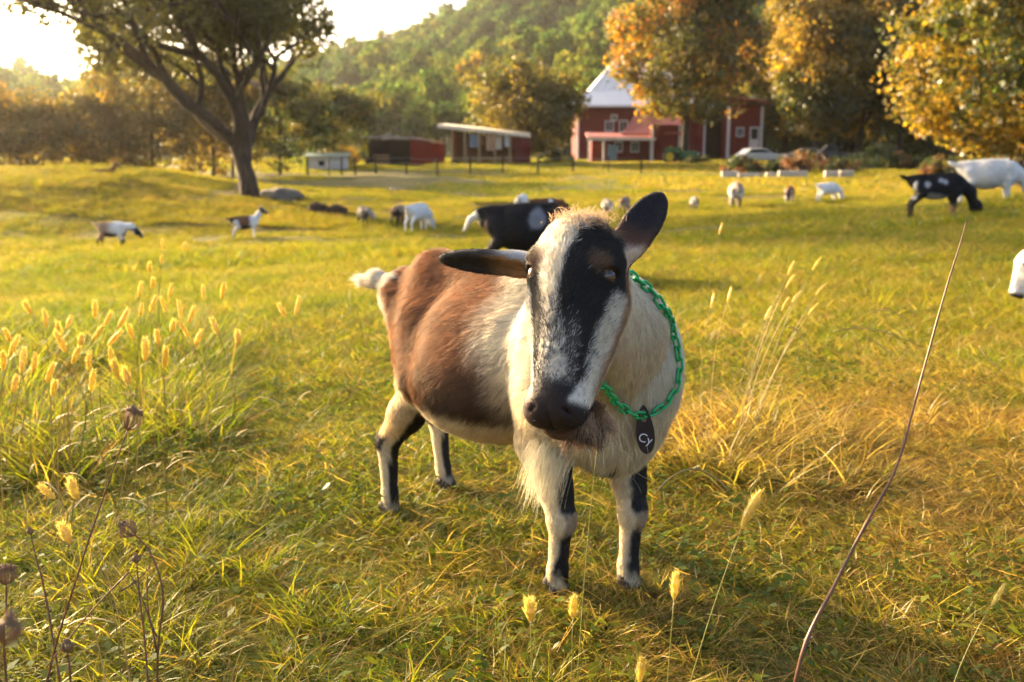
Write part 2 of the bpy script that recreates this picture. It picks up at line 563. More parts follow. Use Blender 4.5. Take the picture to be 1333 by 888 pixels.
# ------------------------------------------------------------------ wooded hill: thousands of crowns, one mass
def instancer(name, pts, idx, rot, scl, protos, attrs, label=None, cat=None, kind='stuff'):
    """points carrying the index of a prototype mesh, a rotation, a scale and shader attributes"""
    me = bpy.data.meshes.new(name)
    me.vertices.add(len(pts))
    me.vertices.foreach_set('co', np.ascontiguousarray(pts, np.float32).ravel())
    def fa(n, typ, arr, key='value'):
        a = me.attributes.new(n, typ, 'POINT')
        a.data.foreach_set(key, np.ascontiguousarray(arr).ravel())
    fa('p_idx', 'INT', idx.astype(np.int32))
    fa('p_rot', 'FLOAT_VECTOR', rot.astype(np.float32), 'vector')
    fa('p_scl', 'FLOAT_VECTOR', scl.astype(np.float32), 'vector')
    for n, a in attrs.items():
        fa(n, 'FLOAT', a.astype(np.float32))
    o = link(name, me)
    ng = bpy.data.node_groups.new(name, 'GeometryNodeTree')
    ng.interface.new_socket('Geometry', in_out='INPUT', socket_type='NodeSocketGeometry')
    ng.interface.new_socket('Geometry', in_out='OUTPUT', socket_type='NodeSocketGeometry')
    gi = ng.nodes.new('NodeGroupInput'); go = ng.nodes.new('NodeGroupOutput')
    pc = bpy.data.collections.new(name + '_protos')
    for i, pm in enumerate(protos):
        po = bpy.data.objects.new('proto_%03d_%s' % (i, pm.name), pm)
        pc.objects.link(po)
    ci = ng.nodes.new('GeometryNodeCollectionInfo'); ci.inputs[0].default_value = pc
    ci.inputs['Separate Children'].default_value = True; ci.inputs['Reset Children'].default_value = True
    ip = ng.nodes.new('GeometryNodeInstanceOnPoints')
    ip.inputs['Pick Instance'].default_value = True
    def na(n, t):
        x = ng.nodes.new('GeometryNodeInputNamedAttribute'); x.data_type = t; x.inputs[0].default_value = n; return x.outputs[0]
    m2p = ng.nodes.new('GeometryNodeMeshToPoints')
    ng.links.new(gi.outputs[0], m2p.inputs[0])
    ng.links.new(m2p.outputs[0], ip.inputs['Points'])
    ng.links.new(ci.outputs[0], ip.inputs['Instance'])
    ng.links.new(na('p_idx', 'INT'), ip.inputs['Instance Index'])
    e2r = ng.nodes.new('FunctionNodeEulerToRotation')
    ng.links.new(na('p_rot', 'FLOAT_VECTOR'), e2r.inputs[0]); ng.links.new(e2r.outputs[0], ip.inputs['Rotation'])
    ng.links.new(na('p_scl', 'FLOAT_VECTOR'), ip.inputs['Scale'])
    ng.links.new(ip.outputs[0], go.inputs[0])
    md = o.modifiers.new('scatter', 'NODES'); md.node_group = ng
    tag(o, label, cat, None, kind)
    return o

def forest_leaf_mat():
    m, nt, out = new_mat('forest_leaf')
    at = N(nt, 'ShaderNodeAttribute', attribute_name='Col')
    ti = N(nt, 'ShaderNodeAttribute', attribute_name='p_tint', attribute_type='INSTANCER')
    r = ramp(nt, [(0, (.55, .75, .75)), (.45, (1.0, 1.0, .9)), (.8, (1.6, 1.25, .8)), (1, (2.6, 1.3, .6))], ti.outputs['Fac'])
    mu = N(nt, 'ShaderNodeVectorMath', operation='MULTIPLY')
    nt.links.new(at.outputs['Color'], mu.inputs[0]); nt.links.new(r.outputs[0], mu.inputs[1])
    d = N(nt, 'ShaderNodeBsdfDiffuse'); t = N(nt, 'ShaderNodeBsdfTranslucent')
    nt.links.new(mu.outputs[0], d.inputs[0]); nt.links.new(mu.outputs[0], t.inputs[0])
    a = N(nt, 'ShaderNodeMixShader'); a.inputs[0].default_value = .4
    nt.links.new(d.outputs[0], a.inputs[1]); nt.links.new(t.outputs[0], a.inputs[2])
    nt.links.new(a.outputs[0], out.inputs[0])
    return m
M_FLEAF = forest_leaf_mat()
def forest():
    g = np.random.default_rng(77)
    protos = []
    for s in range(6):
        q = np.random.default_rng(900 + s)
        a = q.normal(0, 1, (26, 3)); a /= np.linalg.norm(a, axis=1)[:, None]
        W = 3.6 + q.random(); Hh = 9 + 3 * q.random()
        c = np.array([0, 0, Hh * .62]) + a * np.array([W * .75, W * .75, Hh * .30]) * q.random((26, 1)) ** .4
        v, f, cc = leaves_at(q, c, 1.5, 34, .85, [(.10, .165, .028), (.14, .19, .030), (.075, .13, .024), (.18, .20, .032)])
        tv, tf = tube_np(np.array([[0, 0, -1.], [0, 0, Hh * .7]]), [.25, .1], 5, cap=False)
        cc = np.vstack([cc, np.tile((.04, .03, .02), (len(tv), 1))])
        f = np.vstack([f, np.array(tf) + len(v)]); v = np.vstack([v, tv])
        protos.append(mesh_np('forest_crown', v, f, M_FLEAF, False, cc))
    n = 4600
    x = g.uniform(-300, 300, n); y = 150 + 318 * g.random(n) ** .95
    keep = np.abs(x / y) < .66
    x, y = x[keep], y[keep]
    z = np.maximum(hill_z(x, y), -.6) - .4
    n = len(x)
    sc = g.uniform(.75, 1.35, n)
    tint = np.clip(fbm(np.stack([x, y, 0 * x], -1), .02, 51) * .9 + g.normal(0, .16, n), 0, 1)
    instancer('hill_forest', np.stack([x, y, z], -1), g.integers(0, 6, n), np.stack([0 * x, 0 * x, g.random(n) * 6.28], -1),
              np.stack([sc, sc, sc * g.uniform(.85, 1.2, n)], -1), protos, {'p_tint': tint}, 'dense green wood covering the far hillside', 'wood')
forest()
# ================================================================== barn, sheds, fence, vehicles, garden
def boards_mat(name, c1, c2, w=.28, axis=0):
    """vertical boards: fine grooves and tone changes per board are relief on a flat wall seen from far away"""
    if name in MATS: return MATS[name]
    m, nt, out = new_mat(name)
    b = N(nt, 'ShaderNodeBsdfPrincipled'); b.inputs['Roughness'].default_value = .75; b.inputs['Specular IOR Level'].default_value = .2
    tc = N(nt, 'ShaderNodeTexCoord')
    nz = N(nt, 'ShaderNodeTexNoise'); nz.inputs['Scale'].default_value = 2.2; nz.inputs['Detail'].default_value = 6
    mp = N(nt, 'ShaderNodeMapping'); mp.inputs['Scale'].default_value = (4, 4, .6)
    nt.links.new(tc.outputs['Object'], mp.inputs[0]); nt.links.new(mp.outputs[0], nz.inputs['Vector'])
    r = ramp(nt, [(.3, c1), (.7, c2)], nz.outputs['Fac'])
    nt.links.new(r.outputs[0], b.inputs['Base Color'])
    wv = N(nt, 'ShaderNodeTexWave', wave_type='BANDS', bands_direction='X' if axis == 0 else 'Y', wave_profile='SAW'); wv.inputs['Scale'].default_value = 1 / w / 6.28 * 2
    nt.links.new(tc.outputs['Object'], wv.inputs['Vector'])
    bp = N(nt, 'ShaderNodeBump'); bp.inputs['Strength'].default_value = .5; bp.inputs['Distance'].default_value = .03
    nt.links.new(wv.outputs['Fac'], bp.inputs['Height']); nt.links.new(bp.outputs[0], b.inputs['Normal'])
    nt.links.new(b.outputs[0], out.inputs[0])
    MATS[name] = m
    return m
M_RED = boards_mat('barn_red', (.17, .018, .014), (.10, .013, .011))
M_WHT = plain('white_trim', (.72, .70, .66), (.60, .58, .54), scale=3, rough=.6)
M_ROOFW = plain('white_metal_roof', (.88, .83, .74), (.80, .76, .68), scale=1.2, rough=.45, spec=.5)
M_ROOFR = plain('red_roof', (.36, .10, .07), (.27, .08, .06), scale=2, rough=.7)
M_GLASS = plain('window_glass', (.02, .025, .03), (.04, .045, .05), scale=2, rough=.08, spec=.6)
M_DARK = plain('dark_wood_and_shade', (.035, .026, .02), (.02, .015, .012), scale=5, rough=.9)
M_WOOD = plain('raw_wood', (.42, .27, .13), (.32, .19, .09), scale=5, rough=.8, stretch=(1, 1, .2))
M_ORWD = plain('orange_wood', (.30, .13, .045), (.20, .085, .03), scale=4, rough=.8, stretch=(4, 4, .3))
M_GREY = plain('weathered_metal', (.42, .40, .37), (.30, .28, .26), scale=3, rough=.6)
M_PALE = plain('pale_lumber', (.78, .66, .46), (.66, .53, .35), scale=3, rough=.7)

def pxw(px, D): return (px - 666.5) / F * D * 1.002
def pz(py, D): return CAM_H + (190 - py) / F * D * 1.0
def window(parent, x, y, z0, w, h, panes=2):
    f = MB().box((x - w / 2 - .10, y - .06, z0 - .10), (x - w / 2, y + .02, z0 + h + .10)).box((x + w / 2, y - .06, z0 - .10), (x + w / 2 + .10, y + .02, z0 + h + .10)) \
        .box((x - w / 2, y - .058, z0 - .10), (x + w / 2, y + .02, z0)).box((x - w / 2, y - .058, z0 + h), (x + w / 2, y + .02, z0 + h + .10)) \
        .box((x - .03, y - .05, z0), (x + .03, y + .01, z0 + h)).build('window', M_WHT, parent)
    MB().box((x - w / 2 - .01, y - .02, z0 - .01), (x + w / 2 + .01, y - .004, z0 + h + .01)).build('pane', M_GLASS, f)
    return f

def barn():
    D = 112.; g0 = float(ground_z(12, D)) - .2
    r = empty('barn', (pxw(830, D), D, g0), 0, 'large red barn with a steep white metal roof behind the maple', 'barn')
    X = lambda px: pxw(px, D) - pxw(830, D)
    Z = lambda py: pz(py, D) - g0
    x0, x1 = X(750), X(912); dep = 11.
    ez = Z(139)
    MB().box((x0, 0, 0), (x1, dep, ez)).build('wall', M_RED, r)
    for xx in (x0 - .03, x1 - .15): MB().box((xx, -.05, 0), (xx + .18, .1, ez - .02)).build('corner_board', M_WHT, r)
    # flared skirt and steep upper hip
    o = 1.0
    ox0, ox1, oy0, oy1, oz = X(733), x1 + .9, -1.3, dep + 1.2, Z(140)
    ix0, ix1, iy0, iy1, iz = X(765), x1 - 1.2, 1.2, dep - 1.4, Z(121)
    rx0, rx1, ry, rz = X(800), x1 - 4.5, dep / 2, Z(80)
    v = [(ox0, oy0, oz), (ox1, oy0, oz), (ox1, oy1, oz), (ox0, oy1, oz), (ix0, iy0, iz), (ix1, iy0, iz), (ix1, iy1, iz), (ix0, iy1, iz), (rx0, ry - .6, rz), (rx1, ry - .6, rz), (rx1, ry + .6, rz), (rx0, ry + .6, rz)]
    f = [(0, 1, 5, 4), (1, 2, 6, 5), (2, 3, 7, 6), (3, 0, 4, 7), (4, 5, 9, 8), (5, 6, 10, 9), (6, 7, 11, 10), (7, 4, 8, 11), (8, 9, 10, 11), (3, 2, 1, 0)]
    roof = MB().add(v, f).build('roof', M_ROOFW, r)
    MB().box((ox0 - .02, oy0 - .02, oz - .22), (ox1 + .02, oy0 + .10, oz - .003)).build('fascia', M_WHT, roof)
    ribs = []
    for k in range(13):
        t = (k + .5) / 13
        a = np.array((ix0 + (ix1 - ix0) * t, iy0, iz)); b = np.array((rx0 + (rx1 - rx0) * t, ry - .6, rz))
        n_ = np.array((0, -.12, .06))
        MB().bar(a + n_ * .3, b + n_ * .3, .07, .07).build('roof_seam', M_ROOFW, roof)
    window(r, X(790), -.02, Z(171), .75, .95); window(r, X(808), -.02, Z(172), .75, 1.1); window(r, X(796), -.02, Z(158), .5, .5)
    # right wing with white corner boards, window and door
    wx0, wx1 = X(906), X(979)
    MB().box((X(935), -2.5, 0), (wx1, 6, Z(141))).build('wall', M_RED, r)
    MB().box((wx0 + .2, 1.2, 0), (X(935) - .02, 6, Z(146))).build('wall', M_DARK, r)  # solid dark box stands in for the shade inside the open bay
    v = [(X(900), -3.0, Z(127)), (wx1 + .5, -3.0, Z(139)), (wx1 + .5, 6.4, Z(139)), (X(900), 6.4, Z(127))]
    v += [(a, b, c + .25) for a, b, c in v]
    MB().add(v, [(3, 2, 1, 0), (4, 5, 6, 7), (0, 1, 5, 4), (1, 2, 6, 5), (2, 3, 7, 6), (3, 0, 4, 7)]).build('roof', M_ROOFR, r)
    for px in (935.5, 976.5): MB().box((X(px) - .15, -2.58, 0), (X(px) + .15, -2.45, Z(142))).build('corner_board', M_WHT, r)
    window(r, X(950), -2.52, Z(178), .62, .80)
    d = MB().box((X(962), -2.57, 0), (X(962) + .15, -2.48, Z(169))).box((X(972), -2.57, 0), (X(972) + .15, -2.48, Z(169))).box((X(962) - .01, -2.58, Z(169)), (X(972) + .16, -2.48, Z(169) + .16)).build('door', M_WHT, r)
    MB().box((X(962) + .15, -2.55, 0), (X(972), -2.49, Z(182))).build('door_leaf', M_WHT, d)
    MB().box((X(962) + .15, -2.55, Z(182)), (X(972), -2.49, Z(169))).build('pane', M_DARK, d)
barn()

def farm_shop():
    D = 96.; g0 = float(ground_z(10, D)) - .15
    r = empty('farm_building', (pxw(805, D), D, g0), 0, 'low red farm building with a porch in front of the barn', 'building')
    X = lambda px: pxw(px, D) - pxw(805, D)
    Z = lambda py: pz(py, D) - g0
    MB().box((X(768), 0, 0), (X(843), 3.5, Z(180))).build('wall', M_RED, r)
    MB().box((X(843), -.6, 0), (X(882), 5, Z(164))).build('wall', M_RED, r)
    v = [(X(762), -1.2, Z(181)), (X(846), -1.2, Z(183)), (X(846), 2.5, Z(176)), (X(762), 2.5, Z(175))]
    v += [(a, b, c + .16) for a, b, c in v]
    bx = [(3, 2, 1, 0), (4, 5, 6, 7), (0, 1, 5, 4), (1, 2, 6, 5), (2, 3, 7, 6), (3, 0, 4, 7)]
    pr = MB().add(v, bx).build('porch_roof', M_ROOFR, r)
    MB().box((X(761), -1.28, Z(183.5)), (X(847), -1.21, Z(180))).build('fascia', M_WHT, pr)
    v = [(X(806), .0, Z(177)), (X(884), -.9, Z(176)), (X(884), 3.0, Z(154)), (X(826), 3.0, Z(154))]
    v += [(a, b, c + .15) for a, b, c in v]
    MB().add(v, bx).build('roof', M_ROOFR, r)
    for px in (764, 782, 842): MB().box((X(px) - .08, -1.15, 0), (X(px) + .08, -.99, Z(181))).build('post', M_WHT, r)
    MB().box((X(843), -.68, 0), (X(843) + .2, -.58, Z(165))).build('corner_board', M_WHT, r)
    MB().box((X(880) - .2, -.68, 0), (X(880), -.58, Z(165))).build('corner_board', M_WHT, r)
    for px in (802, 823): window(r, X(px), -.02, Z(197), .62, .80)
    t = MB().add([(X(787), -1.05, Z(208)), (X(799), -1.05, Z(208)), (X(800), -1.1, Z(190)), (X(788), -1.0, Z(188))], [(0, 1, 2, 3)])
    v = np.array(t.v); 
    mb = MB(); mb.add(np.vstack([v, v + [0, .12, 0]]), bx)
    o = mb.build('tarpaulin', plain('blue_tarp', (.16, .27, .33), (.12, .20, .25), scale=4, rough=.5))
    o.matrix_world = r.matrix_world.copy(); o.location = r.location
    tag(o, 'blue tarpaulin hanging in the porch of the low red building', 'tarpaulin')
farm_shop()

def shed_dark():
    D = 82.; g0 = float(ground_z(-9, D)) - .1
    r = empty('field_shed', (pxw(528, D), D, g0), 0, 'low red shed with a dark open front and grey roof', 'shed')
    X = lambda px: pxw(px, D) - pxw(528, D)
    Z = lambda py: pz(py, D) - g0
    v = [(X(474), -.5, Z(180)), (X(541), -.9, Z(181)), (X(581), 1.2, Z(188)), (X(520), 5, Z(180))]
    v += [(a, b, c + .14) for a, b, c in v]
    bx = [(3, 2, 1, 0), (4, 5, 6, 7), (0, 1, 5, 4), (1, 2, 6, 5), (2, 3, 7, 6), (3, 0, 4, 7)]
    MB().add(v, bx).build('roof', M_GREY, r)
    v = [(X(538), -.6, 0), (X(579), 1.3, 0), (X(579), 1.42, 0), (X(538), -.45, 0), (X(538), -.6, Z(182.5)), (X(579), 1.3, Z(189.5)), (X(579), 1.42, Z(189.5)), (X(538), -.45, Z(182.5))]
    MB().add(v, bx).build('wall', M_RED, r)
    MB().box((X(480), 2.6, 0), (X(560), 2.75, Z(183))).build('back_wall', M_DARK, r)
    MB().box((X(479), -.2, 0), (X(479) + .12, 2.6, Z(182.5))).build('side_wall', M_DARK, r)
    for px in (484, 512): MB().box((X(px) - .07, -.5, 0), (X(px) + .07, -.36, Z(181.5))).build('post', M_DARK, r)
    for k in range(3): MB().box((X(490), -.42 + .002 * k, .25 + k * .28), (X(512), -.36 + .002 * k, .37 + k * .28)).build('rail', M_WOOD, r)
shed_dark()

def shed_open():
    D = 80.; g0 = float(ground_z(-2, D)) - .1
    r = empty('open_shed', (pxw(628, D), D, g0), 0, 'open fronted wooden shed with a thick pale roof edge and timber posts', 'shed')
    X = lambda px: pxw(px, D) - pxw(628, D)
    Z = lambda py: pz(py, D) - g0
    v = [(X(573), -1.2, Z(168)), (X(690), -.6, Z(180)), (X(690), 4.2, Z(176)), (X(578), 4.2, Z(165))]
    v += [(a, b, c + .26) for a, b, c in v]
    bx = [(3, 2, 1, 0), (4, 5, 6, 7), (0, 1, 5, 4), (1, 2, 6, 5), (2, 3, 7, 6), (3, 0, 4, 7)]
    MB().add(v, bx).build('roof', M_PALE, r)
    for i, (px, py) in enumerate(((591, 169), (607, 171), (625, 172.5), (645, 174.5), (664, 176.5))):
        MB().box((X(px) - .09, -.9, 0), (X(px) + .09, -.72, Z(py))).build('post', M_WOOD, r)
    for k in range(26):                      # back wall of single boards
        a = X(592) + (X(668) - X(592)) * k / 26; b = X(592) + (X(668) - X(592)) * (k + .94) / 26
        MB().box((a, 3.2 + .015 * (k % 2), 0), (b, 3.26 + .015 * (k % 2), Z(172 + k * .28))).build('board', M_ORWD, r)
    for k in range(9):                       # left end boards
        MB().box((X(592), -.6 + k * .42, 0), (X(592) + .06, -.6 + k * .42 + .39, Z(170))).build('board', M_ORWD, r)
    MB().box((X(668), -.5, 0), (X(690), 3.2, Z(180))).build('wall', M_RED, r)
    MB().box((X(592), -.85, .75), (X(666), -.77, .87)).build('rail', M_WOOD, r)
    cl = [(619, .42, 1.05, (.30, .36, .42), 'pale blue cloth hanging under the shed roof'), (639, .32, 1.3, (.72, .42, .25), 'orange cloth hanging under the shed roof'), (649, .30, 1.2, (.78, .68, .48), 'cream cloth hanging beside the orange cloth'), (661, .26, 1.0, (.72, .70, .70), 'white cloth hanging beside the red shed wall')]
    for px, w, h, c, lab in cl:
        top = Z(175)
        n = 9
        xs = np.linspace(-w, w, n); zs = np.linspace(0, -h, 6)
        V = np.array([(X(px) + x * (1 - .12 * j / 5), -.35 + .07 * math.sin(x * 11 + j * .4) , top + z) for j, z in enumerate(zs) for x in xs])
        V2 = V + [0, .02, 0]
        ff = grid_faces(6, n)
        fb = ff[:, ::-1] + len(V)
        o = link('hanging_cloth', mesh_np('hanging_cloth', np.vstack([V, V2]), np.vstack([ff, fb]), plain('cloth_%d' % px, c, tuple(q * .8 for q in c), scale=5, rough=.9), True))
        o.location = r.location
        tag(o, lab, 'cloth', 'cloths hanging in the open shed')
    # rail the cloths hang from
    MB().box((X(592), -.37, Z(175)), (X(668), -.31, Z(175) + .07)).build('clothes_rail', M_DARK, r)
shed_open()

def coop():
    D = 72.; g0 = float(ground_z(-13, D))
    r = empty('coop', (pxw(430, D), D, g0), 0, 'small white coop with a flat green roof at the field edge', 'coop')
    h = .95
    MB().box((-1.35, 0, .12), (1.3, 1.2, h)).build('wall', M_WHT, r)
    MB().add([(-1.6, -.2, h + .02), (1.5, -.2, h - .02), (1.5, 1.4, h + .22), (-1.6, 1.4, h + .26), (-1.6, -.2, h + .10), (1.5, -.2, h + .06), (1.5, 1.4, h + .30), (-1.6, 1.4, h + .34)],
             [(3, 2, 1, 0), (4, 5, 6, 7), (0, 1, 5, 4), (1, 2, 6, 5), (2, 3, 7, 6), (3, 0, 4, 7)]).build('roof', plain('green_roof', (.25, .33, .28), (.19, .26, .22), scale=3), r)
    for x in (-1.2, 1.15): MB().box((x - .06, .2, -.1), (x + .06, .32, .12)).build('leg', M_DARK, r)
    MB().box((-.6, -.02, .35), (-.2, .01, .7)).build('opening', M_DARK, r)
coop()

def fence():
    px_list = [405, 432, 448, 466, 492, 531, 571, 613, 655, 700, 745, 790, 832]
    D = 66.
    r = empty('wire_fence', (0, D, float(ground_z(0, D))), 0, 'wire fence with slim wooden posts crossing the far pasture', 'fence')
    g = np.random.default_rng(5)
    tops = []
    for px in px_list:
        x = pxw(px, D); z = float(ground_z(x, D)) - r.location.z
        dx = g.normal(0, .03)
        MB().bar((x, 0, z - .3), (x + dx, g.normal(0, .03), z + 1.15), .10).build('post', M_DARK, r)
        tops.append((x, z))
    for h in (.35, .70, 1.05):
        mb = MB()
        pts = []
        for (xa, za), (xb, zb) in zip(tops[:-1], tops[1:]):
            for t in (0, .25, .5, .75):
                pts.append((xa + (xb - xa) * t, -.055, za + (zb - za) * t + h - .06 * math.sin(math.pi * t)))
        mb.tube(pts, .009, 5).build('wire', M_GREY, r)
fence()
for px, py, h, lean, lab in ((266, 224, 1.0, -.18, 'leaning weathered fence post left of the willow'), (303, 236, 1.25, .05, 'upright weathered fence post beside the willow trunk')):
    b = ground_hit(px, py)
    o = MB().tube([(0, 0, -.35), (lean * .5, 0, h * .5), (lean, .02, h)], [.10, .095, .085], 9).build('fence_post', plain('old_post', (.16, .12, .085), (.09, .07, .05), scale=8, rough=.95, bump=.6, stretch=(1, 1, .2)))
    o.location = (b[0], b[1], float(ground_z(b[0], b[1])))
    tag(o, lab, 'post')

# ------------------------------------------------------------------ rock and soil heaps
def lump(name, px, py, rx, ry, rz, mat, label, cat, seed, sink=.3):
    g = np.random.default_rng(seed)
    b = ground_hit(px, py)
    th, ph = np.meshgrid(np.linspace(0, math.pi, 17), np.linspace(0, 2 * math.pi, 29)[:-1], indexing='ij')
    d = np.stack([np.sin(th) * np.cos(ph), np.sin(th) * np.sin(ph), np.cos(th)], -1).reshape(-1, 3)
    rr = .72 + .55 * fbm(d * 2 + seed, 1.3, seed)
    v = d * rr[:, None] * np.array([rx, ry, rz])
    f = np.array([(i * 28 + j, (i + 1) * 28 + j, (i + 1) * 28 + (j + 1) % 28, i * 28 + (j + 1) % 28) for i in range(16) for j in range(28)])
    o = link(name, mesh_np(name, v, f, mat, True))
    o.location = (b[0], b[1] + ry * .6, float(ground_z(b[0], b[1])) + rz * (1 - 2 * sink) * .5)
    return tag(o, label, cat)
M_ROCK = plain('fieldstone', (.20, .17, .13), (.12, .10, .075), scale=4, rough=.9, bump=.7)
M_DIRT = plain('turned_soil', (.075, .045, .028), (.035, .022, .015), scale=7, rough=1, bump=1)
lump('boulder', 364, 260, .8, .6, .34, M_ROCK, 'low grey boulder in the grass right of the willow trunk', 'rock', 3)
lump('soil_heap', 412, 277, .36, .3, .26, M_DIRT, 'small dark heap of soil nearer the willow', 'soil', 4)
lump('soil_heap', 437, 279, .36, .3, .26, M_DIRT, 'dark ridge of soil beside the grey goat', 'soil', 8)
lump('boulder', 515, 252, .4, .3, .2, M_ROCK, 'small grey stone in the pasture behind the white goat', 'rock', 11)

# ------------------------------------------------------------------ garden beams
for i, (pa, pb, py, lab) in enumerate(((935, 955, 229, 'short pale beam edging the garden beside the tractor'), (957, 988, 230, 'long white beam edging the weedy garden bed'), (993, 1005, 231, 'short white block between the garden beams'), (1010, 1047, 233, 'white beam edging the garden in front of the tan car'), (1070, 1088, 234, 'pale beam edging the garden beneath the pickup'), (1090, 1108, 235, 'pale weathered beam near the round garden bush'))):
    D = 58.
    x0, x1 = pxw(pa, D), pxw(pb, D)
    o = MB().box((-(x1 - x0) / 2, -.15, -.1), ((x1 - x0) / 2, .15, .52)).build('garden_beam', plain('bleached_timber', (.66, .60, .50), (.50, .45, .37), scale=3, rough=.85))
    o.location = ((x0 + x1) / 2, D + i * .1, float(ground_z((x0 + x1) / 2, D)))
    o.rotation_euler = (0, 0, -.03)
    bv = o.modifiers.new('edge', 'BEVEL'); bv.width = .03; bv.segments = 2
    tag(o, lab, 'beam', 'beams edging the garden')

# ------------------------------------------------------------------ vehicles
M_TYRE = plain('tyre', (.02, .02, .02), (.03, .03, .03), rough=.85)
M_RIM = plain('rim', (.45, .45, .45), (.35, .35, .35), rough=.35, metal=.8)
def wheel(parent, x, y, r, w):
    pts = [(x, y, r)]
    a = np.linspace(0, 2 * math.pi, 21)[:-1]
    pr = [(r * .62, -w / 2), (r * .95, -w / 2), (r, -w * .3), (r, w * .3), (r * .95, w / 2), (r * .62, w / 2)]
    v = np.array([(x + q * math.cos(t), y + yy, r + q * math.sin(t)) for t in a for q, yy in pr])
    f = [(i * 6 + k, ((i + 1) % 20) * 6 + k, ((i + 1) % 20) * 6 + k + 1, i * 6 + k + 1) for i in range(20) for k in range(5)]
    t = link('wheel', mesh_np('tyre', v, f, M_TYRE, True), None, parent)
    v = [(x + r * .63 * math.cos(q), y + yy, r + r * .63 * math.sin(q)) for yy in (-w * .35, w * .35) for q in a]
    f = [list(range(20)), list(range(39, 19, -1))] + [(i, (i + 1) % 20, 20 + (i + 1) % 20, 20 + i) for i in range(20)]
    link('rim', mesh_np('rim', np.array(v), f, M_RIM), None, t)

def car(name, px, D, rz, paint, label, pickup=False, sc=1.0):
    x = pxw(px, D); z = float(ground_z(x, D))
    r = empty(name, (x, D, z - .02), rz, label, 'truck' if pickup else 'car')
    r.scale = (sc, sc, sc)
    L, Wd = (5.2, 1.8) if pickup else (4.4, 1.7)
    if pickup: prof = [(-2.6, .45), (-2.6, 1.0), (-.55, 1.02), (.9, 1.05), (2.3, .98), (2.6, .85), (2.6, .42)]
    else: prof = [(-2.2, .40), (-2.25, .80), (-1.9, .95), (.8, .95), (1.9, .84), (2.2, .68), (2.2, .38)]
    body = MB().poly(prof, -Wd / 2, Wd / 2).build('body', paint, r)
    bv = body.modifiers.new('edge', 'BEVEL'); bv.width = .07; bv.segments = 3
    cab = [(-.55, 1.0), (-.45, 1.68), (.35, 1.70), (1.0, 1.04)] if pickup else [(-1.95, .93), (-1.35, 1.38), (.05, 1.42), (.95, .94)]
    cb = MB().poly(cab, -Wd / 2 + .1, Wd / 2 - .1).build('cabin', paint, r)
    bv = cb.modifiers.new('edge', 'BEVEL'); bv.width = .05; bv.segments = 2
    cx = np.mean([c[0] for c in cab]); cz = (cab[0][1] + cab[1][1]) / 2 + .03
    for s in (-1, 1):
        g = [(cx + (a - cx) * .8, cz + (b - cz) * .62) for a, b in cab]
        y = s * (Wd / 2 - .1)
        MB().poly(g, y - .012, y + .012).build('window', M_GLASS, r)
    a, b = np.array(cab[2]), np.array(cab[3])
    p0 = a + (b - a) * .14; p1 = a + (b - a) * .86; n_ = np.array((.7, .72)) * .01
    MB().add([(p0[0] + n_[0], -Wd / 2 + .2, p0[1] + n_[1]), (p0[0] + n_[0], Wd / 2 - .2, p0[1] + n_[1]), (p1[0] + n_[0], Wd / 2 - .18, p1[1] + n_[1]), (p1[0] + n_[0], -Wd / 2 + .18, p1[1] + n_[1])], [(0, 1, 2, 3)]).build('windscreen', M_GLASS, r)
    if pickup: MB().box((-2.5, -.75, .75), (-.65, .75, 1.045)).build('load_bed', M_DARK, r)
    fx = prof[-2][0]
    for s in (-1, 1):
        MB().box((fx - .06, s * .62 - .17, .62), (fx + .03, s * .62 + .17, .78)).build('headlight', plain('lamp_glass', (.8, .8, .76), (.7, .7, .68), rough=.1), r)
        for xx in (L * .32, -L * .30): wheel(r, xx, s * (Wd / 2 - .12), .36 if pickup else .31, .22)
    MB().box((fx - .05, -Wd / 2 + .05, .38), (fx + .09, Wd / 2 - .05, .52)).build('bumper', M_GREY, r)
    return r
def paint(name, c): return plain(name, c, tuple(q * .85 for q in c), scale=2, rough=.3, spec=.5)
car('parked_car', 984, 92, .25, paint('cream_paint', (.62, .57, .48)), 'cream car parked behind the weeds near the barn door')
car('parked_car', 1036, 95, 2.9, paint('tan_paint', (.30, .24, .18)), 'tan car parked between the cream car and the pickup')
car('pickup_truck', 1072, 92, 3.0, paint('dark_paint', (.06, .055, .05)), 'dark pickup truck parked under the trees', True)

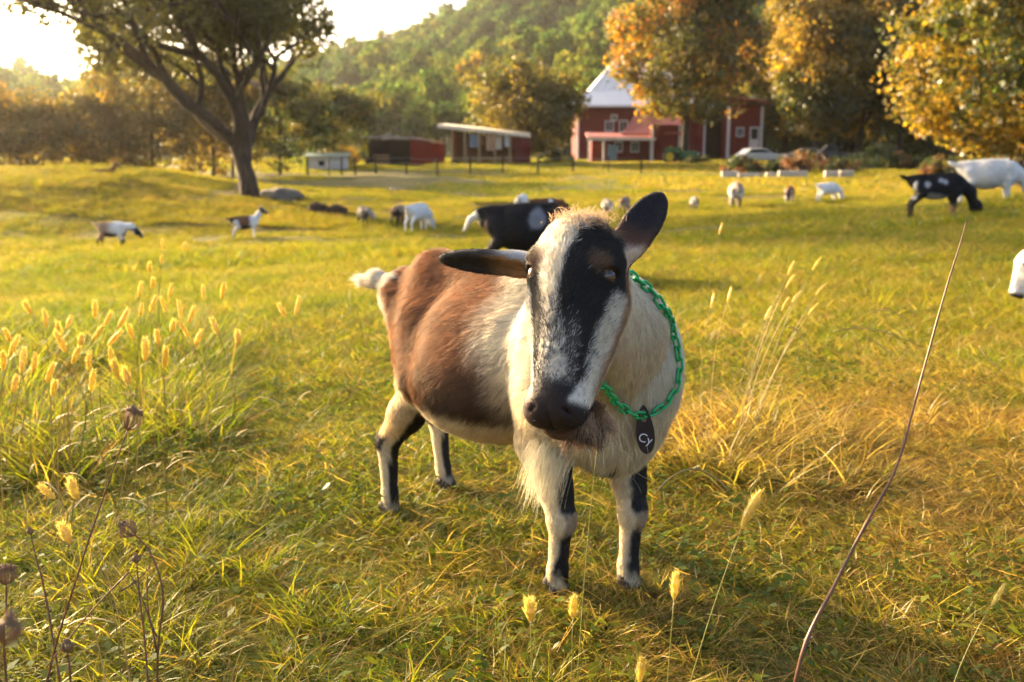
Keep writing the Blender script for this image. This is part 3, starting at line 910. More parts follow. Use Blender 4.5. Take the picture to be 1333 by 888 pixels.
def tractor():
    D = 86.; x = pxw(884, D); z = float(ground_z(x, D))
    r = empty('tractor', (x, D, z - .02), -.5, 'green tractor with yellow wheels parked in front of the maple', 'tractor')
    M_TG = plain('tractor_green', (.02, .12, .03), (.015, .09, .025), rough=.4, spec=.5); M_TY = plain('tractor_yellow', (.62, .45, .03), (.5, .36, .03), rough=.4)
    MB().poly([(-.2, .55), (-.2, 1.15), (1.3, 1.10), (1.42, .9), (1.42, .5)], -.30, .30).build('hood', M_TG, r)
    MB().poly([(-1.1, .5), (-1.15, .95), (-.2, 1.0), (-.2, .5)], -.35, .35).build('chassis', M_TG, r)
    for s in (-1, 1):
        MB().poly([(-1.35, 1.0), (-1.1, 1.42), (-.5, 1.42), (-.25, 1.05)], s * .75 - .22, s * .75 + .22).build('mudguard', M_TG, r)
        for xx, rad, w, yy in ((-.8, .66, .36, .75), (1.15, .38, .22, .62)):
            a = np.linspace(0, 2 * math.pi, 25)[:-1]
            pr = [(rad * .58, -w / 2), (rad * .95, -w / 2), (rad, -w * .3), (rad, w * .3), (rad * .95, w / 2), (rad * .58, w / 2)]
            v = np.array([(xx + q * math.cos(t), s * yy + y_, rad + q * math.sin(t)) for t in a for q, y_ in pr])
            f = [(i * 6 + k, ((i + 1) % 24) * 6 + k, ((i + 1) % 24) * 6 + k + 1, i * 6 + k + 1) for i in range(24) for k in range(5)]
            t = link('wheel', mesh_np('tyre', v, f, M_TYRE, True), None, r)
            v = [(xx + rad * .6 * math.cos(q), s * yy + y_, rad + rad * .6 * math.sin(q)) for y_ in (-w * .3, w * .3) for q in a]
            f = [list(range(24)), list(range(47, 23, -1))] + [(i, (i + 1) % 24, 24 + (i + 1) % 24, 24 + i) for i in range(24)]
            link('rim', mesh_np('rim', np.array(v), f, M_TY), None, t)
    MB().box((-.95, -.28, 1.0), (-.45, .28, 1.12)).box((-1.05, -.28, 1.0), (-.95, .28, 1.5)).build('seat', M_TY, r)
    a = np.linspace(0, 2 * math.pi, 17)[:-1]
    MB().tube([(-.18 + .1 * math.cos(q), .2 * math.sin(q), 1.40 + .18 * math.cos(q)) for q in a], .02, 6, closed=True).tube([(0, 0, 1.1), (-.18, 0, 1.40)], .025, 6).build('steering_wheel', M_DARK, r)
    MB().tube([(.8, .0, 1.1), (.8, 0, 1.75)], .04, 8).build('exhaust_pipe', M_DARK, r)
    for s in (-1, 1): MB().box((1.40, s * .16 - .07, .86), (1.45, s * .16 + .07, .98)).build('headlight', plain('lamp_glass', (.8, .8, .76)), r)
tractor()

# ------------------------------------------------------------------ garden bushes
def bush(px, D, W, H, seed, pal, label, leaf=.16, n=60):
    g = np.random.default_rng(seed)
    x = pxw(px, D); z = float(ground_z(x, D))
    r = empty('garden_bush', (x, D, z), 0, label, 'bush', 'bushes round the garden')
    a = g.normal(0, 1, (26, 3)); a[:, 2] = np.abs(a[:, 2]); a /= np.linalg.norm(a, axis=1)[:, None]
    c = a * np.array([W, W * .8, H * .8]) * g.random((26, 1)) ** .4 + [0, 0, .1]
    br = [(np.array([[0, 0, -.1], q * .5 + [0, 0, .05], q]), np.array([.04, .03, .012])) for q in c[:12]]
    v, f = tubes_mesh(br, .01)
    link('stem', mesh_np('stems', v, f, M_BARK, True), None, r)
    v, f, cc = leaves_at(g, c, H * .28, n, leaf, pal)
    link('foliage', mesh_np('foliage', v, f, M_LEAF, False, cc), None, r)
BG = [(.06, .09, .022), (.08, .10, .025)]
BR = [(.20, .085, .035), (.16, .10, .04), (.11, .095, .03)]
bush(1127, 72, 1.9, 2.3, 1, BG, 'round dark green garden bush right of the pickup', n=90)
bush(1175, 72, 1.6, 1.6, 2, BR + BG, 'reddish low bush between the round bush and the golden tree')
bush(1012, 66, 1.0, 1.3, 3, BG + GREEN, 'bright green garden weeds in front of the tan car')
bush(960, 66, 1.6, 1.5, 4, BR + GREEN, 'grey green weedy bush in front of the cream car')
bush(1040, 64, 1.3, 1.5, 5, BR, 'dry reddish weeds behind the white garden beam')
bush(1085, 66, 1.5, 1.1, 6, BG + BR, 'low mixed weeds in front of the pickup')
bush(1225, 62, 2.0, 1.5, 7, BG + BR, 'low bush under the golden tree branches')
bush(905, 84, 1.1, .9, 8, BG, 'low green bush beside the tractor')
bush(725, 86, 1.8, 1.1, 9, BG + OLIVE, 'low bush at the foot of the broad yellow green tree')
bush(456, 80, 1.5, 1.9, 10, GOLD, 'yellow bush beside the dark fronted shed')
bush(1290, 58, 2.4, 1.6, 12, BG + BR, 'wide low bush beyond the large white goat')
bush(1345, 54, 2.2, 1.7, 13, BG + OLIVE, 'dense low bush past the large white goat')
# ================================================================== goats: implicit bodies
def d_rc(p, a, b, ra, rb, sq=None):
    a = np.asarray(a, float); b = np.asarray(b, float)
    ba = b - a
    pa = p - a
    if sq is not None:
        ax, s = sq
        ax = np.asarray(ax, float)
        pa = pa + (pa @ ax)[..., None] * ax * (s - 1)
        ba = ba + (ba @ ax) * ax * (s - 1)
    t = np.clip((pa @ ba) / (ba @ ba), 0, 1)
    d = np.sqrt(((pa - t[..., None] * ba) ** 2).sum(-1)) - (ra + (rb - ra) * t)
    return d

def d_el(p, c, r, R=None):
    q = p - np.asarray(c, float)
    if R is not None: q = q @ R.T          # rows of R are the ellipsoid's axes
    r = np.asarray(r, float)
    k0 = np.sqrt(((q / r) ** 2).sum(-1)) + 1e-9
    k1 = np.sqrt(((q / r ** 2) ** 2).sum(-1)) + 1e-9
    return k0 * (k0 - 1) / k1

class Body:
    def __init__(self):
        self.prims = []
    def rc(self, g, a, b, ra, rb, k=.03, sq=None, neg=False):
        a = np.asarray(a, float); b = np.asarray(b, float)
        m = max(ra, rb) / (min(sq[1], 1) if sq else 1)
        self.prims.append((g, lambda p: d_rc(p, a, b, ra, rb, sq), np.minimum(a, b) - m, np.maximum(a, b) + m, k, neg))
    def el(self, g, c, r, R=None, k=.03, neg=False):
        c = np.asarray(c, float)
        m = max(r)
        ext = np.full(3, m) if R is not None else np.asarray(r)
        self.prims.append((g, lambda p: d_el(p, c, r, R), c - ext, c + ext, k, neg))
    def chain(self, g, pts, rad, k=.02, k0=None):
        for i in range(len(pts) - 1):
            self.rc(g, pts[i], pts[i + 1], rad[i], rad[i + 1], (k0 if (i == 0 and k0) else k))
    def mesh(self, h):
        lo = np.min([p[2] for p in self.prims if not p[5]], 0) - 4 * h
        hi = np.max([p[3] for p in self.prims if not p[5]], 0) + 4 * h
        n = np.ceil((hi - lo) / h).astype(int) + 1
        fld = np.full(n, 9.0, np.float32)
        axs = [lo[i] + h * np.arange(n[i]) for i in range(3)]
        for g, fn, a, b, k, neg in self.prims:
            m = k + 3 * h
            i0 = np.maximum(np.floor((a - m - lo) / h).astype(int), 0)
            i1 = np.minimum(np.ceil((b + m - lo) / h).astype(int) + 1, n)
            if (i1 <= i0).any(): continue
            sl = tuple(slice(i0[i], i1[i]) for i in range(3))
            X = np.stack(np.meshgrid(*[axs[i][sl[i]] for i in range(3)], indexing='ij'), -1)
            d = fn(X).astype(np.float32)
            c = fld[sl]
            if neg:
                d = -d
                hh = np.maximum(k - np.abs(c - d), 0) / k
                fld[sl] = np.maximum(c, d) + hh * hh * k * .25
            else:
                hh = np.maximum(k - np.abs(c - d), 0) / k
                fld[sl] = np.minimum(c, d) - hh * hh * k * .25
        self.fld, self.lo, self.h = fld, lo, h
        v, q = surface_nets(fld)
        return lo + v * h, q
    def sample(self, p):
        q = (np.asarray(p, float) - self.lo) / self.h
        q = np.clip(q, 0, np.array(self.fld.shape) - 1.001)
        i = np.floor(q).astype(int); f = q - i
        o = 0
        for a in (0, 1):
            for b in (0, 1):
                for c in (0, 1):
                    w = (f[..., 0] if a else 1 - f[..., 0]) * (f[..., 1] if b else 1 - f[..., 1]) * (f[..., 2] if c else 1 - f[..., 2])
                    o = o + w * self.fld[i[..., 0] + a, i[..., 1] + b, i[..., 2] + c]
        return o
    def groups(self, p):
        out = {}
        for g, fn, a, b, k, neg in self.prims:
            if neg: continue
            d = fn(p)
            out[g] = np.minimum(out[g], d) if g in out else d
        return out

def surface_nets(f):
    s = f < 0
    nx, ny, nz = f.shape
    acc = np.zeros((nx - 1, ny - 1, nz - 1, 3), np.float32)
    cnt = np.zeros((nx - 1, ny - 1, nz - 1), np.float32)
    corner = [(a, b, c) for a in (0, 1) for b in (0, 1) for c in (0, 1)]
    tot = sum(s[a:nx - 1 + a, b:ny - 1 + b, c:nz - 1 + c].astype(np.int8) for a, b, c in corner)
    act = (tot > 0) & (tot < 8)
    ii = np.argwhere(act)
    V = np.zeros((len(ii), 3)); C = np.zeros(len(ii))
    fv = {c: f[ii[:, 0] + c[0], ii[:, 1] + c[1], ii[:, 2] + c[2]] for c in corner}
    for ax in range(3):
        for c in corner:
            if c[ax]: continue
            d = list(c); d[ax] = 1; d = tuple(d)
            a, b = fv[c], fv[d]
            m = (a < 0) != (b < 0)
            t = np.where(m, a / np.where(m, a - b, 1), 0)
            pos = np.zeros((len(ii), 3)); pos += c; pos[:, ax] += t
            V += pos * m[:, None]; C += m
    V = V / C[:, None] + ii
    idx = np.full(act.shape, -1, np.int64)
    idx[act] = np.arange(len(ii))
    quads = []
    for ax in range(3):
        sl0 = [slice(None)] * 3; sl1 = [slice(None)] * 3
        sl0[ax] = slice(0, -1); sl1[ax] = slice(1, None)
        a = s[tuple(sl0)]; b = s[tuple(sl1)]
        e = np.argwhere(a != b)
        o1, o2 = [(1, 2), (2, 0), (0, 1)][ax]
        ok = (e[:, o1] > 0) & (e[:, o2] > 0) & (e[:, o1] < f.shape[o1] - 1) & (e[:, o2] < f.shape[o2] - 1)
        e = e[ok]
        flip = ~a[e[:, 0], e[:, 1], e[:, 2]]
        def at(d1, d2):
            q = e.copy(); q[:, o1] += d1; q[:, o2] += d2
            return idx[q[:, 0], q[:, 1], q[:, 2]]
        Q = np.stack([at(-1, -1), at(0, -1), at(0, 0), at(-1, 0)], 1)
        Q[flip] = Q[flip][:, ::-1]
        quads.append(Q)
    return V, np.concatenate(quads)

def vert_normals(v, q):
    n = np.cross(v[q[:, 2]] - v[q[:, 0]], v[q[:, 3]] - v[q[:, 1]])
    out = np.zeros_like(v)
    for i in range(4):
        np.add.at(out, q[:, i], n)
    return out / (np.linalg.norm(out, axis=1)[:, None] + 1e-12)

def unit(v):
    v = np.asarray(v, float)
    return v / np.linalg.norm(v)

def head_prims(B, O, L, W, Nn, s=1.0, horns=False):
    """O between the eyes, L runs down the face, W towards the animal's left, Nn out of the face"""
    M = np.stack([W, L, Nn])
    def T(w, l, n): return O + s * (w * W + l * L + n * Nn)
    def el(g, c, r, k, neg=False): B.el(g, T(*c), np.array(r) * s, M, k * s, neg)
    def rc(g, a, b, ra, rb, k, sq=None, neg=False): B.rc(g, T(*a), T(*b), ra * s, rb * s, k * s, sq, neg)
    el('head', (0, -.030, -.030), (.060, .066, .064), .03)
    el('head', (0, -.012, .000), (.052, .070, .042), .03)
    rc('head', (0, .000, -.004), (0, .185, -.004), .048, .034, .03)
    rc('head', (0, .0, .012), (0, .15, .010), .030, .020, .03)
    for i in (-1, 1):
        el('head', (i * .050, -.010, .006), (.022, .026, .026), .022)
        rc('head', (i * .036, .035, -.050), (i * .018, .175, -.036), .043, .028, .03)
        el('head', (i * .042, .045, -.030), (.018, .05, .03), .03)
    el('head', (0, .010, -.085), (.046, .058, .044), .03)
    el('head', (0, .200, -.004), (.042, .033, .038), .02)
    for i in (-1, 1):
        el('head', (i * .022, .214, -.002), (.020, .018, .026), .018)
    el('head', (0, .218, -.042), (.031, .025, .021), .012)
    return T, M

def ear_prims(B, g, a, b, o, width, thick, s=1.0, hollow=True):
    """cupped ear from base a to tip b; o = direction it opens"""
    a = np.asarray(a); b = np.asarray(b)
    e = b - a; ln = np.linalg.norm(e); e /= ln
    o = unit(o - e * (o @ e)); w = np.cross(o, e)
    M = np.stack([w, e, o])
    c = (a + b) / 2
    B.el(g, c - e * .004, (width, ln * .54, thick), M, .012)
    B.rc(g, a - e * ln * .12, a + e * ln * .25, width * .55, width * .55, .025)
    if hollow:
        B.el(g, c + o * thick * .95 + e * ln * .02, (width * .80, ln * .47, thick * 1.05), M, .008, True)
    return M, c
# ------------------------------------------------------------------ coat materials and fur strands
def coat_mat(name, hair):
    m, nt, out = new_mat(name)
    at = N(nt, 'ShaderNodeAttribute', attribute_name='Col')
    if hair:
        d = N(nt, 'ShaderNodeBsdfDiffuse')
        t = N(nt, 'ShaderNodeBsdfTranslucent')
        g = N(nt, 'ShaderNodeBsdfAnisotropic'); g.inputs['Roughness'].default_value = .42
        nt.links.new(at.outputs['Color'], d.inputs[0]); nt.links.new(at.outputs['Color'], t.inputs[0])
        g.inputs[0].default_value = (.9, .85, .75, 1)
        a = N(nt, 'ShaderNodeMixShader'); a.inputs[0].default_value = .42
        nt.links.new(d.outputs[0], a.inputs[1]); nt.links.new(t.outputs[0], a.inputs[2])
        b = N(nt, 'ShaderNodeMixShader'); b.inputs[0].default_value = .045
        nt.links.new(a.outputs[0], b.inputs[1]); nt.links.new(g.outputs[0], b.inputs[2])
        nt.links.new(b.outputs[0], out.inputs[0])
    else:
        b = N(nt, 'ShaderNodeBsdfPrincipled')
        b.inputs['Roughness'].default_value = .75
        b.inputs['Specular IOR Level'].default_value = .25
        tc = N(nt, 'ShaderNodeTexCoord')
        nz = N(nt, 'ShaderNodeTexNoise'); nz.inputs['Scale'].default_value = 60; nz.inputs['Detail'].default_value = 4
        nt.links.new(tc.outputs['Object'], nz.inputs['Vector'])
        mr = N(nt, 'ShaderNodeMapRange'); mr.inputs[3].default_value = .8; mr.inputs[4].default_value = 1.15
        nt.links.new(nz.outputs['Fac'], mr.inputs[0])
        mx = N(nt, 'ShaderNodeVectorMath', operation='SCALE')
        nt.links.new(at.outputs['Color'], mx.inputs[0]); nt.links.new(mr.outputs[0], mx.inputs['Scale'])
        nt.links.new(mx.outputs[0], b.inputs['Base Color'])
        bp = N(nt, 'ShaderNodeBump'); bp.inputs['Strength'].default_value = .4; bp.inputs['Distance'].default_value = .004
        nt.links.new(nz.outputs['Fac'], bp.inputs['Height']); nt.links.new(bp.outputs[0], b.inputs['Normal'])
        nt.links.new(b.outputs[0], out.inputs[0])
    return m
M_COAT = coat_mat('goat_coat', False)
M_FUR = coat_mat('goat_fur', True)
scene.cycles_curves.shape = 'RIBBONS'
scene.cycles_curves.subdivisions = 2

def strands(name, pts, radius, colr, parent, mat=None):
    """pts (n,k,3) local; radius (n,) at the root; colr (n,3) or (n,k,3)"""
    n, k, _ = pts.shape
    hc = bpy.data.hair_curves.new(name)
    hc.add_curves([k] * n)
    hc.attributes['position'].data.foreach_set('vector', np.ascontiguousarray(pts, np.float32).ravel())
    ra = hc.attributes.get('radius') or hc.attributes.new('radius', 'FLOAT', 'POINT')
    taper = np.linspace(1, .25, k)
    ra.data.foreach_set('value', (radius[:, None] * taper[None]).astype(np.float32).ravel())
    ca = hc.attributes.new('Col', 'FLOAT_COLOR', 'POINT')
    c = np.ones((n, k, 4), np.float32)
    c[..., :3] = colr[:, None, :] if colr.ndim == 2 else colr
    ca.data.foreach_set('color', c.ravel())
    hc.materials.append(mat or M_FUR)
    o = bpy.data.objects.new(name, hc)
    col.objects.link(o)
    o.parent = parent
    return o

def fur_from_mesh(v, q, nrm, colr, flow, length, dens, count, r=None, lift=.45, curl=.25, k=4, seed=1, rad=.00028, salt=None):
    g = np.random.default_rng(seed)
    area = np.linalg.norm(np.cross(v[q[:, 2]] - v[q[:, 0]], v[q[:, 3]] - v[q[:, 1]]), axis=1) * dens[q].mean(1)
    fi = np.searchsorted(np.cumsum(area), g.random(count) * area.sum())
    fi = np.minimum(fi, len(q) - 1)
    a, b = g.random(count), g.random(count)
    w = np.stack([(1 - a) * (1 - b), a * (1 - b), a * b, (1 - a) * b], 1)
    def S(x): return np.einsum('nk,nk...->n...', w, x[q[fi]])
    p, n, c, fl = S(v), S(nrm), S(colr), S(flow)
    ln = S(length) * g.uniform(.7, 1.25, count)
    n /= np.linalg.norm(n, axis=1)[:, None] + 1e-9
    fl = fl + g.normal(0, .16, (count, 3))
    clump = noise3(p, 55, 3)[:, None] - .5
    fl = fl + clump * np.cross(n, fl) * .9
    fl = fl - n * (fl * n).sum(1)[:, None]
    fl /= np.linalg.norm(fl, axis=1)[:, None] + 1e-9
    lf = lift * g.uniform(.6, 1.4, count)[:, None]
    pts = np.zeros((count, k, 3))
    for i in range(k):
        t = i / (k - 1)
        pts[:, i] = p - n * .001 + ln[:, None] * (fl * (t * (.6 + .4 * t)) + n * lf * (t - .45 * t * t))
        pts[:, i, 2] -= ln * curl * t * t * .4
    jit = g.uniform(.70, 1.26, count)[:, None] * (.72 + .56 * noise3(p, 130, 5))[:, None]
    if salt is not None:
        m = S(salt.astype(float)) > .5
        lum = c.mean(1); t = np.clip((lum - .013) / (.74 - .013), 0, 1)
        grey = m & ((c.max(1) - c.min(1)) < .25 * c.max(1) + .02)
        pick = np.where((g.random(count) < t)[:, None], np.array((.80, .75, .65)), np.array((.014, .012, .012)))
        c = np.where(grey[:, None], pick * .85 + c * .15, c)
    c = np.clip(c * jit, 0, .92)
    return pts, np.full(count, rad) * g.uniform(.7, 1.3, count), c
# ================================================================== the goat in the foreground
G_O = np.array([-0.0364, 2.3991, 0.0])
G_A = math.radians(-52.46)
_h = np.array([math.cos(G_A), math.sin(G_A), 0]); _l = np.array([-math.sin(G_A), math.cos(G_A), 0])
def toL(w):
    d = np.asarray(w) - G_O
    return np.stack([d @ _h, d @ _l, d[..., 2]], -1)
def dirL(w):
    w = np.asarray(w, float)
    return np.stack([w @ _h, w @ _l, w[..., 2]], -1)
CAM_L = toL(CAM)

def hoof(B, x, y, z0=0.0, fx=1.0, s=1.0):
    for i in (-1, 1):
        B.rc('hoof', (x - .014 * s * fx, y + i * .0125 * s, z0 + .042 * s), (x + .020 * s * fx, y + i * .0125 * s, z0 + .012 * s), .0165 * s, .0125 * s, .006)

def build_main():
    B = Body()
    # trunk
    B.el('body', (.05, 0, .510), (.31, .170, .180), k=.05)
    B.el('body', (.00, -.030, .455), (.20, .185, .145), k=.06)
    B.el('body', (-.25, 0, .592), (.13, .095, .098), k=.05)
    B.rc('body', (-.43, 0, .640), (-.25, 0, .685), .028, .033, k=.06)
    B.rc('body', (-.25, 0, .685), (.27, 0, .708), .033, .045, k=.07)
    for i in (-1, 1):
        B.el('body', (-.40, i * .050, .605), (.03, .026, .03), k=.04)
        B.rc('body', (-.375, i * .048, .60), (-.235, i * .085, .47), .036, .055, k=.05)
        B.el('body', (.33, i * .085, .53), (.10, .070, .17), np.array([[.96, 0, .28], [0, 1, 0], [-.28, 0, .96]]), k=.05)
    B.el('body', (-.150, -.252, .575), (.065, .06, .11), k=.08, neg=True)
    B.el('body', (-.150, .252, .575), (.065, .06, .11), k=.08, neg=True)
    B.el('body', (.375, .035, .505), (.130, .155, .160), k=.05)
    B.el('body', (.385, .085, .580), (.085, .080, .120), k=.06)
    B.el('body', (.400, .015, .39), (.075, .095, .075), k=.05)
    B.el('body', (-.28, .02, .40), (.06, .065, .08), k=.04)                 # udder
    # legs
    B.chain('hleg', [(-.215, -.065, .545), (-.155, -.110, .430), (-.235, -.120, .325), (-.335, -.121, .222)], [.072, .060, .042, .030], k0=.05, k=.03)
    B.chain('hleg', [(-.335, -.121, .218), (-.334, -.119, .08), (-.330, -.119, .04)], [.028, .0195, .021], k=.015)
    B.el('hleg', (-.352, -.121, .225), (.020, .016, .028), k=.02)
    B.chain('hleg', [(-.28, .080, .545), (-.27, .115, .430), (-.36, .120, .325), (-.452, .120, .222)], [.072, .060, .042, .030], k0=.05, k=.03)
    B.chain('hleg', [(-.452, .120, .218), (-.430, .119, .08), (-.415, .119, .04)], [.028, .0195, .021], k=.015)
    B.el('hleg', (-.468, .120, .225), (.020, .016, .028), k=.02)
    B.chain('fleg', [(.36, .095, .47), (.350, .090, .37), (.402, .078, .215)], [.080, .056, .031], k0=.05, k=.03)
    B.el('fleg', (.407, .077, .195), (.031, .028, .036), k=.02)
    B.chain('fleg', [(.402, .077, .19), (.400, .072, .075), (.406, .072, .04)], [.025, .0205, .022], k=.015)
    B.chain('fleg', [(.335, -.095, .47), (.290, -.088, .37), (.337, -.078, .215)], [.080, .056, .031], k0=.05, k=.03)
    B.el('fleg', (.343, -.077, .195), (.031, .028, .036), k=.02)
    B.chain('fleg', [(.337, -.077, .19), (.322, -.072, .075), (.320, -.072, .04)], [.025, .0205, .022], k=.015)
    hoof(B, .413, .072); hoof(B, .323, -.072); hoof(B, -.331, -.119); hoof(B, -.405, .119)
    # tail, carried out to the back
    tb = toL(P(512, 368, 2.72)); tm = toL(P(490, 358, 2.76)); tt = toL(P(470, 362, 2.80))
    B.chain('tail', [(-.42, 0, .64), tb, tm, tt], [.035, .022, .017, .010], k=.03)
    # head
    hs = 1.12
    Oh = toL(P(746, 350, 1.665))
    L = dirL(unit(P(738, 522, 1.615) - P(768, 296, 1.70)))
    view = unit(CAM - P(741, 350, 1.665))
    left = np.array([-1.0, 0, 0])
    yaw = math.radians(17)
    Nw = dirL(math.cos(yaw) * view + math.sin(yaw) * left)
    Nn = unit(Nw - L * (Nw @ L))
    W = np.cross(L, Nn)
    if W @ dirL(np.array([1.0, 0, 0])) < 0: W = -W
    T, M = head_prims(B, Oh, L, W, Nn, hs)
    # neck
    nb = T(0, -.010, -.075)
    B.rc('neck', (.34, .0, .585), (.44, -.04, .640), .130, .105, k=.05)
    B.rc('neck', (.44, -.04, .640), nb, .100, .060, k=.06)
    B.rc('neck', (.42, -.03, .545), T(0, .03, -.085), .075, .045, k=.05)
    # ears
    eR0 = T(.058, -.042, -.030); eR1 = toL(P(862, 246, 1.765))
    oR = dirL(unit(view * .9 + np.array([-.1, 0, .05])))
    ear_prims(B, 'ear', eR0, eR1, oR, .033, .019)
    eL0 = T(-.060, -.025, -.030); eL1 = toL(P(574, 330, 1.80))
    oL = dirL(unit(view * .62 + np.array([.0, 0, -.7])))
    ear_prims(B, 'ear', eL0, eL1, oL, .032, .017)
    # eye sockets, nostrils, mouth
    eyes = []
    for i in (-1, 1):
        ed = unit(i * .83 * W + .52 * Nn - .05 * L)
        ec = T(i * .0600, .004, .0145)
        # almond socket: long axis runs mostly along the face's side, slightly tilted
        ex = unit(np.cross(ed, unit(L + .0 * Nn)))
        ey = np.cross(ex, ed)
        B.el('sock', ec + ed * .004, (.0180 * hs, .0092 * hs, .014 * hs), np.stack([ex, ey, ed]), k=.004, neg=True)
        eyes.append((ec, ed, ex, ey))
        B.el('nos', T(i * .0235, .213, .022), np.array((.0026, .0095, .007)) * hs, np.stack([unit(L - i * .9 * W), unit(W + i * .9 * L), Nn]), k=.005, neg=True)
    B.el('mouth', T(0, .232, -.019), np.array((.045, .030, .0026)) * hs, np.stack([W, unit(L + .25 * Nn), unit(Nn - .25 * L)]), k=.006, neg=True)
    B.el('mouth', T(0, .232, .012), np.array((.0012, .012, .018)) * hs, M, k=.006, neg=True)
    v, q = B.mesh(.0042)
    return B, v, q, T, M, Oh, hs, eyes

GB, gv, gq, GT, GM, GOh, GHS, geyes = build_main()
gn = vert_normals(gv, gq)
gg = GB.groups(gv)
_names = list(gg)
_arr = np.stack([gg[k] for k in _names], 1)
gid = np.array(_names)[np.argmin(_arr, 1)]
WLN = ((gv - GOh) @ GM.T) / GHS

CREAM = np.array((.80, .66, .43)); WHITE = np.array((.85, .77, .61)); RUST = np.array((.27, .125, .055))
DKBR = np.array((.055, .026, .014)); BLACK = np.array((.014, .012, .012)); YELL = np.array((.72, .52, .27)); HOOF = np.array((.05, .04, .032))

def paint_main(v, n, gid, wln):
    x, y, z = v.T
    nz = (fbm(v, 14, 4) - .5)
    nf = (fbm(v, 60, 8) - .5)
    c = np.tile(WHITE, (len(v), 1))
    c = mixc(c, CREAM, sstep(.60, .42, z + nz * .1))
    # rust flank
    edge = x + nz * .10 + nf * .05 - .10 * sstep(.62, .40, z)
    rust = sstep(.20, .06, edge) * sstep(.385, .405, z + nz * .05 + nf * .02 + .05 * sstep(-.1, -.3, x))
    thigh = sstep(-.30, -.36, x + (z - .55) * .75 + nz * .05)      # cream seat behind the thigh
    rust = rust * (1 - thigh * sstep(.66, .60, z))
    rust = rust * (1 - sstep(.47, .42, z + nz * .06) * sstep(-.12, -.18, x))
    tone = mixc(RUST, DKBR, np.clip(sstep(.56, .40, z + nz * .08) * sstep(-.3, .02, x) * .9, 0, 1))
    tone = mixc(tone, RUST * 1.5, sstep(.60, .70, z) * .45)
    stv = np.stack([(x + z * .6) * 10, y * 60, (z - x * .6) * 60], -1)
    tone = tone * (1 + nf[:, None] * .4 + (fbm(stv, 1., 27) - .5)[:, None] * .9)
    c = c + (tone - c) * rust[:, None]
    c = mixc(c, YELL, sstep(.40, .32, z) * (x < .25) * (z > .26) * .7)
    # hind legs: cream with a dark front edge
    hl = (gid == 'hleg')
    lx = np.where(y > 0, np.interp(z, [.04, .08, .222, .325, .43, .545], [-.415, -.43, -.452, -.36, -.27, -.28]), np.interp(z, [.04, .08, .222, .325, .43, .545], [-.330, -.334, -.335, -.235, -.165, -.235]))
    lw = np.interp(z, [.05, .2, .325, .43], [.008, .010, .022, .04])
    hy = np.where(y > 0, .120, -.121)
    side = (x - lx) * .61 + (y - hy) * .79
    front = sstep(0, .008, side - lw * .9 + nz * .012)
    dk = front * sstep(.40, .33, z + nz * .04) * hl
    hockdark = hl * sstep(.018, .008, np.abs(z - .235 + nz * .02) - .012) * sstep(-.010, -.018, side)
    low = hl * sstep(-.002, .006, side + nz * .02) * sstep(.20, .16, z) * sstep(.045, .06, z)
    c = mixc(c, BLACK * 1.3, np.clip(np.maximum(np.maximum(dk, hockdark), low), 0, 1))
    # front legs: dark patch above the knee, pale knee, dark shin, pale pastern
    fl = (gid == 'fleg') | ((gid == 'body') & (z < .34) & (x > .2))
    ax = np.where(y > 0, np.interp(z, [.04, .075, .2, .37], [.406, .400, .402, .350]), np.interp(z, [.04, .075, .2, .37], [.320, .322, .338, .290]))
    ay = np.where(y > 0, .076, -.076)
    fr = (x - ax) * .55 + (y - ay) * .83 - .005 + nf * .012          # dark bands sit on the front and outer face
    above = sstep(-.010, .0, fr + nz * .02) * sstep(.300, .280, z + nf * .03 - fr * 1.2) * sstep(.214, .232, z + nf * .03 + nz * .03)
    shin = sstep(-.012, .0, fr + nz * .015 + .012 * sstep(.14, .07, z)) * sstep(.190, .160, z + nf * .04 + nz * .04) * sstep(.055, .080, z - nf * .03 + .02 * sstep(0, .02, fr))
    knee = sstep(-.004, .004, fr) * sstep(.222, .212, z) * sstep(.165, .175, z)
    c = mixc(c, DKBR * 3, knee * fl * .6)
    c = mixc(c, BLACK * 1.3, np.maximum(above, shin) * fl)
    past = sstep(.065, .05, z)
    c = mixc(c, WHITE * .8, past * sstep(.012, -.004, np.where(fl, fr, -.1)) * .6)
    # tail
    tl = gid == 'tail'
    c = mixc(c, WHITE * .95, tl * 1.0)
    c = mixc(c, BLACK * 2, tl * sstep(-.02, .01, n[:, 1] * 0 + nz * .1 - .0) * .5)
    c[gid == 'hoof'] = HOOF
    # ---------------- head
    w, l, nn = wln.T
    hd = (gid == 'head') | (gid == 'sock') | ((gid == 'neck') & (nn > -.05) & (l < .12) & (np.abs(w) < .075))
    hn = (fbm(v, 40, 21) - .5) * .026
    hf = (fbm(v, 190, 23) - .5)
    h = np.tile(BLACK, (len(v), 1))
    # blaze: broad at the poll, narrows between the eyes, widens to a salt-and-pepper nose
    bc = np.interp(l, [-.10, -.06, -.02, .03, .09, .15, .19], [-.020, -.021, -.020, -.018, -.010, -.004, .0])
    bw = np.interp(l, [-.10, -.06, -.02, .03, .07, .12, .16, .175], [.032, .031, .024, .013, .012, .020, .017, .0])
    bl = sstep(.006, -.004, np.abs(w - bc + hn * .5) - bw)
    pep = sstep(.03, .09, l)
    bl = bl * (1 - pep * sstep(-.10, .10, hf + .10) * .85)
    h = mixc(h, WHITE, bl)
    h = mixc(h, WHITE, .20 * sstep(.06, .11, l) * sstep(.185, .165, l) * sstep(.036, .024, np.abs(w)))
    tip = sstep(.003, -.005, np.hypot((w - .006) * 1.1, (l - .155)) - .016 + hn * .3)
    h = mixc(h, WHITE * .85, tip * .75)
